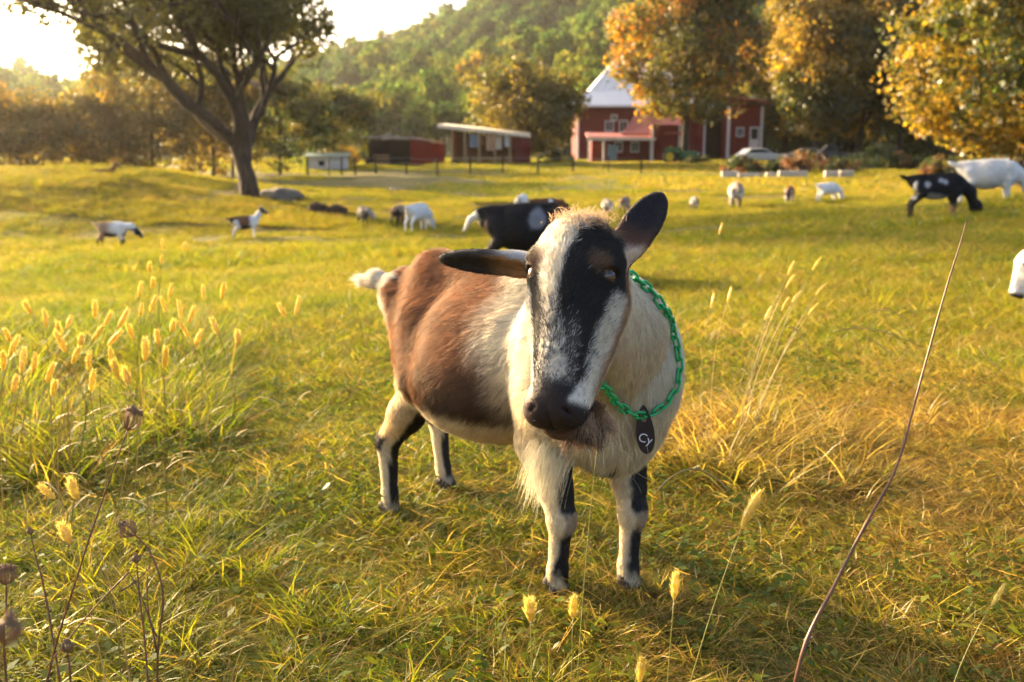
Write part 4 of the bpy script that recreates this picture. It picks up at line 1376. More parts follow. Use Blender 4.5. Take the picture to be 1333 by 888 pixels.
    # pale stripe from under the left eye to the corner of the mouth
    sc = np.interp(l, [.0, .03, .08, .13, .18, .21], [.084, .077, .066, .057, .046, .036])
    st = sstep(.010, .000, np.abs(np.abs(w) - sc + hn * .4) - np.interp(l, [.0, .04, .1, .2], [.003, .011, .011, .007])) * sstep(.018, .032, l + hn * .3) * sstep(.212, .195, l) * sstep(-.055, -.025, nn)
    h = mixc(h, WHITE * .9, st * (1 - .35 * sstep(0, .2, hf)))
    # brown round the eyes and behind the cheek
    eb = sstep(.024, .006, np.hypot(np.abs(w) - .045, (l + .006) * .9) + hn * .6) * sstep(-.25, .25, hf + .08)
    h = mixc(h, np.array((.26, .15, .08)), eb * .75)
    chk = sstep(-.020, -.036, nn + hn * .5) * sstep(.20, .15, l)
    h = mixc(h, np.array((.40, .22, .10)), chk * .8)
    h = mixc(h, CREAM * .98, sstep(-.040, -.056, nn + hn * .5) * sstep(.19, .15, l))
    poll = sstep(-.062, -.080, l + hn * .3)
    h = mixc(h, np.array((.45, .30, .17)), poll * .6 * (1 - bl))
    # chin and lips
    h = mixc(h, np.array((.030, .018, .014)), sstep(.175, .19, l + hn * .4) * (1 - st) * .95)
    h = mixc(h, np.array((.16, .085, .05)), sstep(.205, .225, l) * sstep(-.020, -.034, nn) * .8)
    h = mixc(h, np.array((.10, .055, .04)), sstep(.012, .030, -w) * sstep(.17, .20, l) * .6)
    lip = sstep(.020, .012, np.hypot(w - .022, (l - .206)) + np.abs(nn + .022) * .7)
    h = mixc(h, WHITE * .7, lip * .6)
    c = np.where(hd[:, None], h, c)
    # neck colours: cream, with tan towards the throat
    nk = (gid == 'neck') & ~hd
    c = np.where(nk[:, None], mixc(WHITE * .98, YELL, sstep(.72, .60, z + nz * .12) * .45), c)
    # ears
    er = gid == 'ear'
    inner = (n @ (dirL(unit(CAM - P(741, 350, 1.66))))) > .25
    right_ear = w > 0
    cE = np.tile(BLACK * 2, (len(v), 1))
    e_tip = np.clip((-l - .04) / .10, 0, 1)
    inn = mixc(np.array((.16, .07, .035)), BLACK * 1.4, sstep(.15, .8, e_tip + nz * .5))
    inn = mixc(np.array((.62, .47, .32)), inn, sstep(.10, .34, e_tip))
    lft = np.clip((-w - .06) / .12, 0, 1)
    innL = mixc(np.array((.36, .19, .08)), BLACK * 2, sstep(.3, .9, lft + nz * .3))
    outL = mixc(np.array((.50, .50, .50)), BLACK * 2, sstep(.2, .7, lft + nz * .4))
    down = n[:, 2] < .12
    cE = np.where(right_ear[:, None], np.where(inner[:, None], inn, BLACK * 2 + 0 * inn), np.where(down[:, None], innL, outL))
    c = np.where(er[:, None], cE, c)
    return np.clip(c, .004, .9)

gc = paint_main(gv, gn, gid, WLN)
G_LOC = G_O + np.array([0, 0, float(np.mean([ground_z(*(G_O + _h * a + _l * b)[:2]) for a, b in ((.413, .072), (.323, -.072), (-.331, -.119), (-.405, .119))])) - .010])
print('goat base', G_LOC)
goat = empty('goat', G_LOC, G_A, 'brown, white and black doe facing the camera in a green chain collar', 'goat', 'goats of the herd')
gbody = link('body', mesh_np('goat_body', gv, gq, M_COAT, True, gc * .8), None, goat)

# ---- eyes
def eye_mat():
    m, nt, out = new_mat('goat_eye')
    b = N(nt, 'ShaderNodeBsdfPrincipled'); b.inputs['Roughness'].default_value = .22
    b.inputs['Coat Weight'].default_value = .25; b.inputs['Coat Roughness'].default_value = .08
    at = N(nt, 'ShaderNodeAttribute', attribute_name='Col')
    nt.links.new(at.outputs['Color'], b.inputs['Base Color'])
    nt.links.new(b.outputs[0], out.inputs[0])
    return m
M_EYE = eye_mat()
for ec, ed, ex, ey in geyes:
    r = .0172 * GHS
    th, ph = np.meshgrid(np.linspace(0, math.pi, 25), np.linspace(0, 2 * math.pi, 33)[:-1], indexing='ij')
    d = np.stack([np.sin(th) * np.cos(ph), np.sin(th) * np.sin(ph), np.cos(th)], -1).reshape(-1, 3)
    vv = (ec - ed * .0125) + r * (d[:, :1] * ex + d[:, 1:2] * ey + d[:, 2:] * ed)
    rr = np.hypot(d[:, 0], d[:, 1])
    cc = mixc((.04, .024, .015), (.085, .042, .016), sstep(.85, .6, rr))
    pup = sstep(.10, .0, np.maximum(np.abs(d[:, 0]) - .36, np.abs(d[:, 1]) - .15))
    cc = mixc(cc, (.006, .005, .005), pup)
    ff = np.array([(i * 32 + j, (i + 1) * 32 + j, (i + 1) * 32 + (j + 1) % 32, i * 32 + (j + 1) % 32) for i in range(24) for j in range(32)])
    link('eye', mesh_np('goat_eyeball', vv, ff, M_EYE, True, cc), None, goat)

# ---- fur
def main_fur():
    x, y, z = gv.T
    w, l, nn = WLN.T
    flow = np.zeros_like(gv)
    flow[:] = (-.75, 0, -.55)
    up = sstep(.62, .72, z)
    flow[:, 2] += up * .4
    leg = np.isin(gid, ['hleg', 'fleg', 'hoof']) & (z < .42)
    flow[leg] = (-.15, 0, -1)
    ch = (x > .36) & (gid == 'body')
    flow[ch] = (-.25, 0, -1)
    nk = gid == 'neck'
    flow[nk] = (-.55, .35, -.75)
    hd = (gid == 'head') | (gid == 'sock')
    Lx, Wx, Nx = GM[1], GM[0], GM[2]
    hflow = -Lx[None] * .8 + np.sign(w)[:, None] * Wx[None] * np.clip(np.abs(w) * 14, 0, 1)[:, None]
    hflow = hflow + Lx[None] * sstep(.0, -.07, l)[:, None] * .6
    flow[hd] = hflow[hd]
    er = gid == 'ear'
    flow[er] = np.where((w > 0)[:, None], -Lx[None] + Wx[None] * .2, -Wx[None])[er]
    tl = gid == 'tail'
    flow[tl] = dirL(unit(P(465, 360, 2.8) - P(515, 368, 2.72)))
    ln = np.full(len(gv), .026)
    ln[leg] = np.where(z[leg] < .25, .008, .013)
    ln[leg & (z < .07)] = .014
    ln[ch] = .030
    ln[nk] = .022
    ln[hd] = np.interp(l[hd], [-.09, -.05, .0, .12, .17, .2], [.024, .016, .011, .0095, .007, .0045])
    ln[er] = .0065
    ln[tl] = .020
    ln = ln + .014 * sstep(.68, .72, z) * (gid == 'body')
    dens = np.ones(len(gv))
    dens[hd] = 2.6
    dens[nk] = 1.3
    dens[er] = 1.3
    dens[gid == 'hoof'] = 0
    dens[(gid == 'hleg') & (y > .05)] *= .6
    bald = sstep(.203, .213, l) * sstep(.026, .018, np.abs(w)) * sstep(-.01, .0, nn)
    dens[hd] *= (1 - bald)[hd]
    for ec, ed, ex, ey in geyes:
        d = gv - ec
        rr = np.hypot((d @ ex) / .0225, (d @ ey) / .0150)
        dens[(rr < 1) & (np.abs(d @ ed) < .02)] = 0
    pts, rad, cc = fur_from_mesh(gv, gq, gn, gc, flow, ln, dens, 330000, lift=.42, seed=3, rad=.00042, salt=hd)
    tag(strands('fur', pts, rad, cc, goat), kind='stuff')
main_fur()

# ---- beard, chest fringe, tail tuft: long strands
def long_strands(name, root_fn, count, length, dirv, colr, spread, droop, seed, rad=.0004, k=7, wave=.0, guides=0):
    g = np.random.default_rng(seed)
    root = root_fn(g, count)
    d = np.asarray(dirv)[None] + g.normal(0, spread, (count, 3))
    if guides:
        gd = g.normal(0, spread * 1.5, (guides, 3)); gr = g.normal(0, .006, (guides, 3)); gi_ = g.integers(0, guides, count)
        d = np.asarray(dirv)[None] + gd[gi_] + g.normal(0, spread * .35, (count, 3)); root = root * .35 + root.mean(0) * .65 + gr[gi_] * 1.6
    d /= np.linalg.norm(d, axis=1)[:, None]
    ln = length * g.uniform(.55, 1.15, count)
    pts = np.zeros((count, k, 3))
    ph = g.random((count, 1)) * 6.28
    wv = g.normal(0, 1, (count, 3))
    for i in range(k):
        t = i / (k - 1)
        pts[:, i] = root + ln[:, None] * (d * t * (1 - .25 * t))
        pts[:, i, 2] -= ln * droop * t * t
        pts[:, i] += wave * np.sin(ph + t * 9) * wv * t
    cc = np.clip(np.asarray(colr)[None] * g.uniform(.75, 1.2, (count, 1)), 0, .92)
    return tag(strands(name, pts, np.full(count, rad), cc, goat), kind='stuff')

_X = dirL(np.array([1.0, 0, 0])); _V = dirL(unit(CAM - P(741, 350, 1.66)))
def around(p, s):
    p = np.asarray(p)
    return lambda g, n: p + g.normal(0, 1, (n, 3)) * np.asarray(s)
# brown curly clump under the chin, pale long beard below and behind it
bc0 = toL(P(764, 522, 1.66))
_dn = np.array([0, 0, -1.0])
long_strands('beard', around(bc0, (.011, .011, .010)), 3600, .070, _dn - _X * .12, (.24, .14, .08), .20, .12, 11, rad=.0006, wave=.005, guides=16)
long_strands('beard', around(bc0 - np.array((0, 0, .010)), (.014, .014, .010)), 1300, .058, _dn - _X * .1, (.44, .30, .19), .30, .2, 16, rad=.0005, wave=.006, guides=12)
long_strands('beard', around(bc0 - _X * .008, (.008, .008, .010)), 900, .078, _dn - _X * .22, (.09, .05, .03), .20, .1, 18, rad=.0006, wave=.005, guides=10)
long_strands('forelock', around(GT(.005, -.088, .005), (.022, .022, .006)), 900, .028, -GM[1] * .6 + GM[2] * .7, (.50, .34, .20), .5, .3, 17, rad=.0004)
# dark lid rims
for ec, ed, ex, ey in geyes:
    a = np.linspace(0, 2 * math.pi, 29)[:-1]
    rim = ec + ed * .0015 + np.cos(a)[:, None] * ex * .0180 * GHS + np.sin(a)[:, None] * ey * .0096 * GHS
    rim = rim - ed * (np.cos(a)[:, None] ** 2 * .0075)
    v_, f_ = tube_np(rim, .0027, 6, closed=True)
    link('eyelid', mesh_np('goat_eyelid', v_, f_, plain('lid_skin', (.02, .015, .013), (.03, .022, .018), rough=.5), True), None, goat)
def fringe_root(g, n):
    a = cast_pts[g.integers(0, len(cast_pts), n)]
    return a + g.normal(0, .010, (n, 3))
# ------------------------------------------------------------------ chest fringe, collar and tag
def cast(px, py):
    r = ray(px, py)
    ts = np.linspace(1.2, 3.2, 4000)
    pts = toL(CAM + ts[:, None] * r)
    lo = GB.lo; hi = GB.lo + GB.h * (np.array(GB.fld.shape) - 1)
    inside = (GB.sample(pts) < 0) & ((pts > lo) & (pts < hi)).all(1)
    return pts[int(np.argmax(inside))] if inside.any() else None
# long pale hair hanging from the brisket
cast_pts = np.array([(.375, -.095, .40), (.365, -.105, .42), (.39, -.08, .385), (.36, -.10, .37)])
long_strands('chest_hair', fringe_root, 900, .10, dirL(np.array([-.85, -.30, -.15])), (.88, .78, .55), .24, .85, 13, rad=.00045, wave=.003)
long_strands('chest_hair', around((.45, -.02, .45), (.02, .05, .03)), 90, .11, dirL(np.array([.1, -.8, -.5])), (.86, .74, .50), .5, .4, 14, rad=.0004, wave=.008)
long_strands('tail_hair', around(toL(P(482, 361, 2.78)), (.022, .008, .006)), 900, .080, dirL(unit(P(462, 356, 2.86) - P(500, 364, 2.74))), (.70, .60, .48), .09, .08, 15, rad=.0005)

_cp = [cast(*q) for q in [(845, 378), (856, 396), (868, 425), (876, 452), (878, 480), (870, 506), (852, 525), (831, 532), (810, 522), (795, 504), (787, 488)]]
print([None if c is None else np.round(c, 3).tolist() for c in _cp])
_cp = np.array([c for c in _cp if c is not None])
_ctr = np.array((.44, -.03, .62))
hid = []
d0 = unit(_cp[-1] - _ctr); d1 = unit(_cp[0] - _ctr)
mid = unit(np.array((-.25, -.95, .25)))
for t in np.linspace(0, 1, 12)[1:-1]:
    d = unit((1 - t) ** 2 * d0 + 2 * t * (1 - t) * mid * 1.2 + t * t * d1)
    ts = np.linspace(.02, .30, 400)
    out = GB.sample(_ctr + ts[:, None] * d) > 0
    hid.append(_ctr + d * (ts[int(np.argmax(out))] if out.any() else .15))
ctl = np.vstack([_cp, hid])
nc = len(ctl)
dense = []
for i in range(nc):
    p0, p1, p2, p3 = (ctl[(i + k) % nc] for k in (-1, 0, 1, 2))
    for t in np.linspace(0, 1, 16)[:-1]:
        dense.append(.5 * ((2 * p1) + (p2 - p0) * t + (2 * p0 - 5 * p1 + 4 * p2 - p3) * t * t + (3 * p1 - p0 - 3 * p2 + p3) * t ** 3))
lp = np.array(dense)
def push(lp, off):
    e = .006
    for _ in range(4):
        d = GB.sample(lp)
        g_ = np.stack([GB.sample(lp + e * np.eye(3)[i]) - GB.sample(lp - e * np.eye(3)[i]) for i in range(3)], -1)
        g_ /= np.linalg.norm(g_, axis=1)[:, None] + 1e-9
        lp = lp + g_ * np.maximum(off - d, 0)[:, None]
    return lp
for _ in range(30):
    lp = (np.roll(lp, 1, 0) + np.roll(lp, -1, 0)) * .25 + lp * .5
lp = push(lp, .011)
for _ in range(10):
    lp = (np.roll(lp, 1, 0) + np.roll(lp, -1, 0)) * .25 + lp * .5
lp = push(lp, .009)
seg = np.linalg.norm(np.roll(lp, -1, 0) - lp, axis=1)
cum = np.concatenate([[0], np.cumsum(seg)])
lp2 = np.vstack([lp, lp[:1]])
print('collar length', cum[-1])
def loop_at(s):
    s = np.mod(s, cum[-1])
    return np.array([np.interp(s, cum, lp2[:, i]) for i in range(3)])
M_GREEN = plain('green_plastic', (.018, .42, .13), (.014, .35, .10), scale=40, rough=.32, spec=.5)
M_TAG = plain('tag_plastic', (.040, .022, .016), (.028, .017, .013), scale=30, rough=.5, spec=.15)
M_PRINT = plain('tag_print', (.75, .74, .70), (.68, .66, .62), scale=50, rough=.5)
collar = empty('collar', G_LOC, G_A, 'green plastic chain collar round the neck of the goat facing the camera', 'collar')
def link_mesh():
    n = 20
    a = np.linspace(0, 2 * math.pi, n + 1)[:-1]
    hl, hw = .0150, .0072
    pts = np.stack([np.sign(np.cos(a)) * (hl - hw) + np.cos(a) * hw, np.sin(a) * hw, 0 * a], -1)
    v, f = tube_np(pts, 0.0029, 7, closed=True)
    return mesh_np('chain_link', v, f, M_GREEN, True)
LM = link_mesh()
pitch = .0238
nl = int(round(cum[-1] / pitch / 2)) * 2
low_s = cum[int(np.argmin(lp[:, 2]))]
for i in range(nl):
    s = low_s + (i + .5) * cum[-1] / nl
    c = loop_at(s); t = unit(loop_at(s + .006) - loop_at(s - .006))
    o = unit(c - _ctr); o = unit(o - t * (o @ t)); b = np.cross(t, o)
    ang = math.radians(38 if i % 2 else -52)
    y = math.cos(ang) * b + math.sin(ang) * o
    z = np.cross(t, y)
    ob = link('chain_link', LM, None, collar)
    ob.matrix_local = Matrix(((t[0], y[0], z[0], c[0]), (t[1], y[1], z[1], c[1]), (t[2], y[2], z[2], c[2]), (0, 0, 0, 1)))
# teardrop tag with a hole, hanging from the lowest link
def tag_outline(n=40):
    pts = []
    for i in range(n):
        a = math.pi / 2 + 2 * math.pi * i / n
        r_t, r_b, hh = .0085, .0150, .034
        y = math.sin(a); x = math.cos(a)
        w = r_b + (r_t - r_b) * (y * .5 + .5) ** 1.2
        pts.append((x * w, y * hh))
    return pts
ol = tag_outline()
hole = [(math.cos(math.pi / 2 + 2 * math.pi * i / 40) * .0050, .0185 + math.sin(math.pi / 2 + 2 * math.pi * i / 40) * .0085) for i in range(40)]
tv = [(x, -.0012, z) for x, z in ol] + [(x, -.0012, z) for x, z in hole] + [(x, .0012, z) for x, z in ol] + [(x, .0012, z) for x, z in hole]
tf = []
for i in range(40):
    j = (i + 1) % 40
    tf += [(i, j, 40 + j, 40 + i), (80 + j, 80 + i, 120 + i, 120 + j), (j, i, 80 + i, 80 + j), (40 + i, 40 + j, 120 + j, 120 + i)]
tagm = mesh_np('name_tag', np.array(tv) * 1.5, tf, M_TAG)
tag_o = link('name_tag', tagm, None, collar)
cL = loop_at(low_s)
tagpos = toL(P(832, 556, 1.0)) * 0
hit = cast(832, 560)
if hit is None: hit = cL + np.array((0, 0, -.04))
hang = cL + np.array((0, 0, -.030))
outd = dirL(unit(CAM - (G_O + 0)))
outd = unit(np.array([_V[0], _V[1], 0.0]) * 1.0 + np.array((0, 0, .25)))
zt = unit(np.array((0, 0, 1.0)) - outd * outd[2]); zt = unit(zt - .10 * np.cross(zt, outd))
xt = np.cross(-outd, zt) * 1.0
tc = hang + outd * .012
tag_o.matrix_local = Matrix(((xt[0], -outd[0], zt[0], tc[0]), (xt[1], -outd[1], zt[1], tc[1]), (xt[2], -outd[2], zt[2], tc[2]), (0, 0, 0, 1)))
fc = bpy.data.curves.new('lettering', 'FONT')
fc.body = 'Cy'; fc.size = .026; fc.extrude = .0003; fc.align_x = 'CENTER'; fc.align_y = 'CENTER'; fc.offset = -.0002
fo = bpy.data.objects.new('tmp_text', fc)
col.objects.link(fo)
bpy.context.view_layer.update()
tm_ = bpy.data.meshes.new_from_object(fo.evaluated_get(bpy.context.evaluated_depsgraph_get()))
bpy.data.objects.remove(fo)
tm_.materials.clear(); tm_.materials.append(M_PRINT)
lt = link('lettering', tm_, None, tag_o)
lt.rotation_euler = (math.pi / 2, math.radians(22), 0)
lt.location = (-.001, -.0022, -.020)
print('tag px check', cL, hit)
# ================================================================== the herd behind
def herd_body(pose, yaw=0., tail_up=True, bulk=1.0, horns=False):
    B = Body()
    b = bulk
    B.el('body', (.02, 0, .515), (.34, .165 * b, .175 * b), k=.05)
    B.el('body', (-.03, 0, .465), (.22, .17 * b, .14 * b), k=.06)
    B.el('body', (-.27, 0, .585), (.14, .11, .105), k=.05)
    B.rc('body', (-.40, 0, .645), (.25, 0, .690), .035, .045, k=.07)
    for i in (-1, 1):
        B.el('body', (.27, i * .075, .53), (.10, .065, .16), k=.05)
    B.el('body', (.31, 0, .50), (.11, .115, .145), k=.05)
    lie = pose == 'lie'
    if not lie:
        for i in (-1, 1):
            B.chain('hleg', [(-.26, i * .075, .54), (-.20, i * .105, .42), (-.36, i * .10, .235)], [.085, .064, .033], k0=.05, k=.03)
            B.chain('hleg', [(-.36, i * .10, .235), (-.345, i * .10, .02)], [.030, .023], k=.015)
            B.chain('fleg', [(.28, i * .085, .46), (.26, i * .08, .36), (.285, i * .075, .21)], [.075, .055, .032], k0=.05, k=.03)
            B.chain('fleg', [(.285, i * .075, .21), (.285, i * .075, .02)], [.028, .024], k=.015)
    B.chain('tail', [(-.42, 0, .63), (-.49, 0, .66 if tail_up else .58), (-.55, 0, .69 if tail_up else .48)], [.034, .026, .012], k=.03)
    c, s = math.cos(yaw), math.sin(yaw)
    def Y(p, o=(.34, 0)):
        x, y, z = p
        return np.array([o[0] + (x - o[0]) * c - (y - o[1]) * s, o[1] + (x - o[0]) * s + (y - o[1]) * c, z])
    def Yd(d): return unit(np.array([d[0] * c - d[1] * s, d[0] * s + d[1] * c, d[2]]))
    if pose == 'graze':
        O, L, Nn, mid = Y((.66, 0, .235)), Yd((.42, 0, -.90)), Yd((.90, 0, .42)), Y((.52, 0, .44))
    elif pose == 'drop':
        O, L, Nn, mid = Y((.62, 0, .62)), Yd((.18, 0, -.98)), Yd((.98, 0, .18)), Y((.50, 0, .66))
    elif pose == 'low':
        O, L, Nn, mid = Y((.72, 0, .50)), Yd((.62, 0, -.78)), Yd((.78, 0, .62)), Y((.55, 0, .60))
    else:
        O, L, Nn, mid = Y((.56, 0, .93)), Yd((.80, 0, -.60)), Yd((.60, 0, .80)), Y((.45, 0, .76))
    W = np.cross(Nn, L); W = W if W @ Yd((0, 1, 0)) > 0 else -W
    T, M = head_prims(B, O, L, W, Nn, 1.0)
    B.rc('neck', (.32, 0, .585), mid, .115, .088, k=.05)
    B.rc('neck', mid, T(0, .0, -.075), .086, .062, k=.05)
    for i in (-1, 1):
        a = T(i * .055, -.035, -.03); e = unit(i * W * 1.0 - L * .35 - Nn * .25)
        B.el('ear', a + e * .065, (.070, .030, .014), np.stack([e, unit(np.cross(Nn, e)), unit(np.cross(e, np.cross(Nn, e)))]), k=.015)
        if horns:
            B.chain('horn', [T(i * .025, -.06, .0), T(i * .04, -.13, -.01), T(i * .055, -.19, -.06)], [.016, .012, .005], k=.01)
    return B, O, M

def coat(base, patches):
    """patches: list of (colour, mask(x,y,z,w,l,n,gid,noise))"""
    def fn(v, gid, wln):
        n = fbm(v, 7, 61) - .5
        c = np.tile(np.array(base, float), (len(v), 1))
        for colr, m in patches:
            t = m(v[:, 0], v[:, 1], v[:, 2], wln[:, 0], wln[:, 1], wln[:, 2], gid, n)
            c = mixc(c, colr, np.clip(t, 0, 1))
        c[(v[:, 2] < .035)] = HOOF
        return c
    return fn
HW = (.78, .75, .68); HB = (.016, .014, .013); HBR = (.17, .075, .035); HT = (.40, .27, .16); HG_ = (.22, .20, .18)
leg_dark = lambda x, y, z, w, l, n, g, q: np.isin(g, ['hleg', 'fleg']) * sstep(.30, .22, z + q * .1)
head_dark = lambda x, y, z, w, l, n, g, q: np.isin(g, ['head', 'ear']) * 1.0
stripe = lambda x, y, z, w, l, n, g, q: (g == 'head') * sstep(.018, .010, np.abs(w)) * (n > -.01)
front = lambda x0, k=.05: (lambda x, y, z, w, l, n, g, q: sstep(x0 - k, x0 + k, x + q * .12) * ~np.isin(g, ['hleg']))
rear = lambda x0, k=.05: (lambda x, y, z, w, l, n, g, q: sstep(x0 + k, x0 - k, x + q * .12))
belly = lambda z0: (lambda x, y, z, w, l, n, g, q: (g == 'body') * sstep(z0 + .03, z0 - .03, z + q * .06))
def spot(cx, cz, r, side=0, sx=1.0):
    return lambda x, y, z, w, l, n, g, q: sstep(r + .02, r - .02, np.hypot((x - cx) * sx, z - cz) + q * .08) * ((y * side > 0) if side else 1)

HERD = [
 # px, foot py, heading, back height px, pose, yaw, coat, label, extra
 (147, 323, -6, 36, 'low', 0., coat(HW, [(HT, rear(.02, .12)), (HB, belly(.42)), (HB, leg_dark), (HB, head_dark), (HW, stripe), ((.8, .62, .3), lambda *a: (a[6] == 'tail') * 1.)]), 'pale tan and white goat grazing on the slope below the bank', {}),
 (319, 311, 24, 31, 'stand', -.35, coat(HBR, [(HW, front(.14)), (HB, belly(.44)), (HB, rear(-.34)), (HW, lambda *a: (a[6] == 'hleg') * (a[1] < 0) * .8), (HB, lambda *a: (a[6] == 'head') * sstep(.012, .03, np.abs(a[3]))), (HB, lambda *a: (a[6] == 'ear') * 1.)]), 'brown goat with white shoulders standing with its head raised by the willow', {}),
 (473, 294, -70, 27, 'low', .5, coat(HG_, [(HB, lambda *a: sstep(.60, .68, a[2] + a[7] * .2) * (a[6] == 'body')), (HW, spot(.2, .5, .12, 1)), (HB, leg_dark), (HW, stripe)]), 'grey goat with a dark back facing the camera beside the soil ridge', {}),
 (518, 294, 75, 28, 'graze', .3, coat(HT, [(HBR, belly(.50)), (HB, leg_dark), (HB, lambda *a: (a[6] == 'hleg') * (a[1] < 0) * .9)]), 'tan and brown goat seen from behind next to the white goat', {'tail_up': False}),
 (543, 301, 58, 37, 'graze', .0, coat(HW, []), 'white goat grazing with its rump to the camera', {'bulk': 1.06}),
 (682, 366, -4, 104, 'graze', -.2, coat(HB, [((.30, .30, .31), spot(.13, .60, .085, -1, 1.15)), (HW, lambda *a: (a[6] == 'tail') * (a[1] < .0)), (HT, lambda *a: (a[6] == 'hleg') * sstep(-.31, -.36, a[0]) * sstep(.10, .16, a[2])), (HW, lambda *a: np.isin(a[6], ['body', 'hleg']) * sstep(-.385, -.41, a[0] + a[7] * .06) * sstep(.62, .58, a[2]))]), 'large black goat with a grey patch on its side behind the collared goat', {'bulk': 1.12, 'tail_up': False}),
 (679, 287, 80, 35, 'graze', .0, coat(HW, []), 'white goat half hidden behind the back of the black goat', {}),
 (709, 287, 8, 30, 'low', -.3, coat(HBR, [(HW, spot(.18, .62, .07)), (HB, lambda *a: (a[6] == 'head') * sstep(.05, .12, a[4])), (HW, belly(.45)), ((.10, .07, .05), lambda *a: (a[6] == 'horn') * 1.)]), 'brown horned goat showing above the back of the black goat', {'horns': True}),
 (789, 282, -85, 24, 'low', .2, coat(HG_, [(HW, belly(.52)), (HW, stripe), (HB, leg_dark)]), 'grey and white goat facing the camera behind the upright ear', {}),
 (813, 278, 70, 23, 'graze', .0, coat((.33, .24, .18), [(HB, leg_dark), (HW, belly(.46))]), 'grey brown goat seen from behind by the upright ear', {}),
 (903, 275, -88, 20, 'low', -.1, coat(HG_, [(HB, head_dark), (HW, stripe), (HW, belly(.5))]), 'small dark faced kid facing the camera alone in the yellow grass', {}),
 (957, 271, 82, 35, 'graze', .2, coat((.50, .42, .36), [(HT, lambda *a: sstep(.60, .68, a[2])), (HB, lambda *a: np.isin(a[6], ['hleg']) * sstep(.35, .25, a[2])), (HW, belly(.48))]), 'plump greyish goat seen from behind below the garden beams', {'bulk': 1.2, 'tail_up': False}),
 (1027, 266, 70, 25, 'graze', .0, coat(HBR, [(HW, lambda *a: (a[6] == 'hleg') * sstep(-.26, -.33, a[0]) * .7)]), 'reddish brown goat grazing with its back to the camera', {'bulk': 1.1}),
 (1076, 264, 18, 27, 'graze', .0, coat(HW, []), 'white goat grazing next to the reddish brown goat', {}),
 (1215, 284, -12, 60, 'graze', .1, coat(HB, [((.62, .62, .62), spot(-.15, .56, .045, -1)), ((.62, .62, .62), spot(.05, .62, .035, -1)), ((.6, .6, .6), spot(.11, .60, .03, -1)), (HW, lambda *a: (a[6] == 'hleg') * sstep(-.28, -.34, a[0]) * sstep(.30, .36, a[2])), ((.5, .48, .44), belly(.40)), (HT, lambda *a: (a[6] == 'fleg') * sstep(.3, .2, a[2]) * .5)]), 'black goat with white spots grazing in front of the large white goat', {}),
 (1280, 278, -16, 66, 'graze', .0, coat(HW, []), 'large white goat grazing behind the spotted black goat', {'bulk': 1.15}),
]
def add_goat(px, py, hd, hpx, pose, yaw, cf, label, kw, xyz=None, s=None, sink=0.02):
    b = ground_hit(px, py) if xyz is None else np.array(xyz, float)
    D = float(b[1])
    s = s or hpx / F * (D * math.cos(TH) + (CAM_H - b[2]) * math.sin(TH)) / .735
    B, O, M = herd_body(pose, yaw, **kw)
    v, q = B.mesh(.013 if hpx > 55 else .02)
    gid_ = B.groups(v); nm = list(gid_)
    gid_ = np.array(nm)[np.argmin(np.stack([gid_[k] for k in nm], 1), 1)]
    c = np.clip(cf(v, gid_, (v - O) @ M.T), .004, .9)
    r = empty('goat', (b[0], b[1], float(ground_z(b[0], b[1])) - sink), math.radians(hd), label, 'goat', 'goats of the herd')
    r.scale = (s, s, s)
    print('goat', label[:30], 'D %.1f scale %.2f' % (D, s))
    link('body', mesh_np('goat_body', v, q, M_COAT, True, c), None, r)
    n = vert_normals(v, q)
    for i in (-1, 1):
        mb = MB(); p = O + i * .066 * M[0] + .004 * M[1] + .008 * M[2]
        a, h_ = np.meshgrid(np.linspace(0, math.pi, 7), np.linspace(0, 2 * math.pi, 9)[:-1], indexing='ij')
        d = np.stack([np.sin(a) * np.cos(h_), np.sin(a) * np.sin(h_), np.cos(a)], -1).reshape(-1, 3)
        ff = np.array([(x * 8 + y, (x + 1) * 8 + y, (x + 1) * 8 + (y + 1) % 8, x * 8 + (y + 1) % 8) for x in range(6) for y in range(8)])
        if hpx > 26: link('eye', mesh_np('goat_eyeball', p + d * .014, ff, plain('dark_eye', (.02, .012, .008), rough=.1), True), None, r)
    cnt = 26000 if hpx > 55 else 5000
    flow = np.tile((-.8, 0, -.5), (len(v), 1)); flow[np.isin(gid_, ['hleg', 'fleg'])] = (-.1, 0, -1)
    pts, rad, cc = fur_from_mesh(v, q, n, c, flow, np.where(gid_ == 'body', .035, .018) * np.ones(len(v)), np.ones(len(v)), cnt, lift=.35, seed=int(px), rad=.0011 if hpx > 55 else .0025, k=3)
    tag(strands('fur', pts, rad, cc, r), kind='stuff')
    return r
for it in HERD[:-1]: last = add_goat(*it)
_w = HERD[-1]; _d = last.location.y + 2.6
add_goat(*_w, xyz=((_w[0] - 666.5) / F * (_d * math.cos(TH) + .25), _d, 0), s=1.2)
# the goat reaching in at the edge of the picture, and one lying on the bank
_e = P(1392, 420, 5.4)
add_goat(1392, 0, 176, 200, 'drop', -.15, coat(HW, [(HB, lambda *a: (a[6] == 'head') * sstep(.19, .22, a[4])), ((.12, .10, .09), lambda *a: (a[6] == 'ear') * 1.)]), 'white goat with a dark muzzle coming in alone at the right', {}, xyz=(_e[0] + .245, _e[1], 0), s=.80)
_b = ground_hit(134, 227)
add_goat(134, 0, 10, 20, 'lie', .0, coat(HBR, [(HW, stripe)]), 'brown goat resting low on top of the sunlit bank', {}, xyz=_b, s=.85, sink=.43)
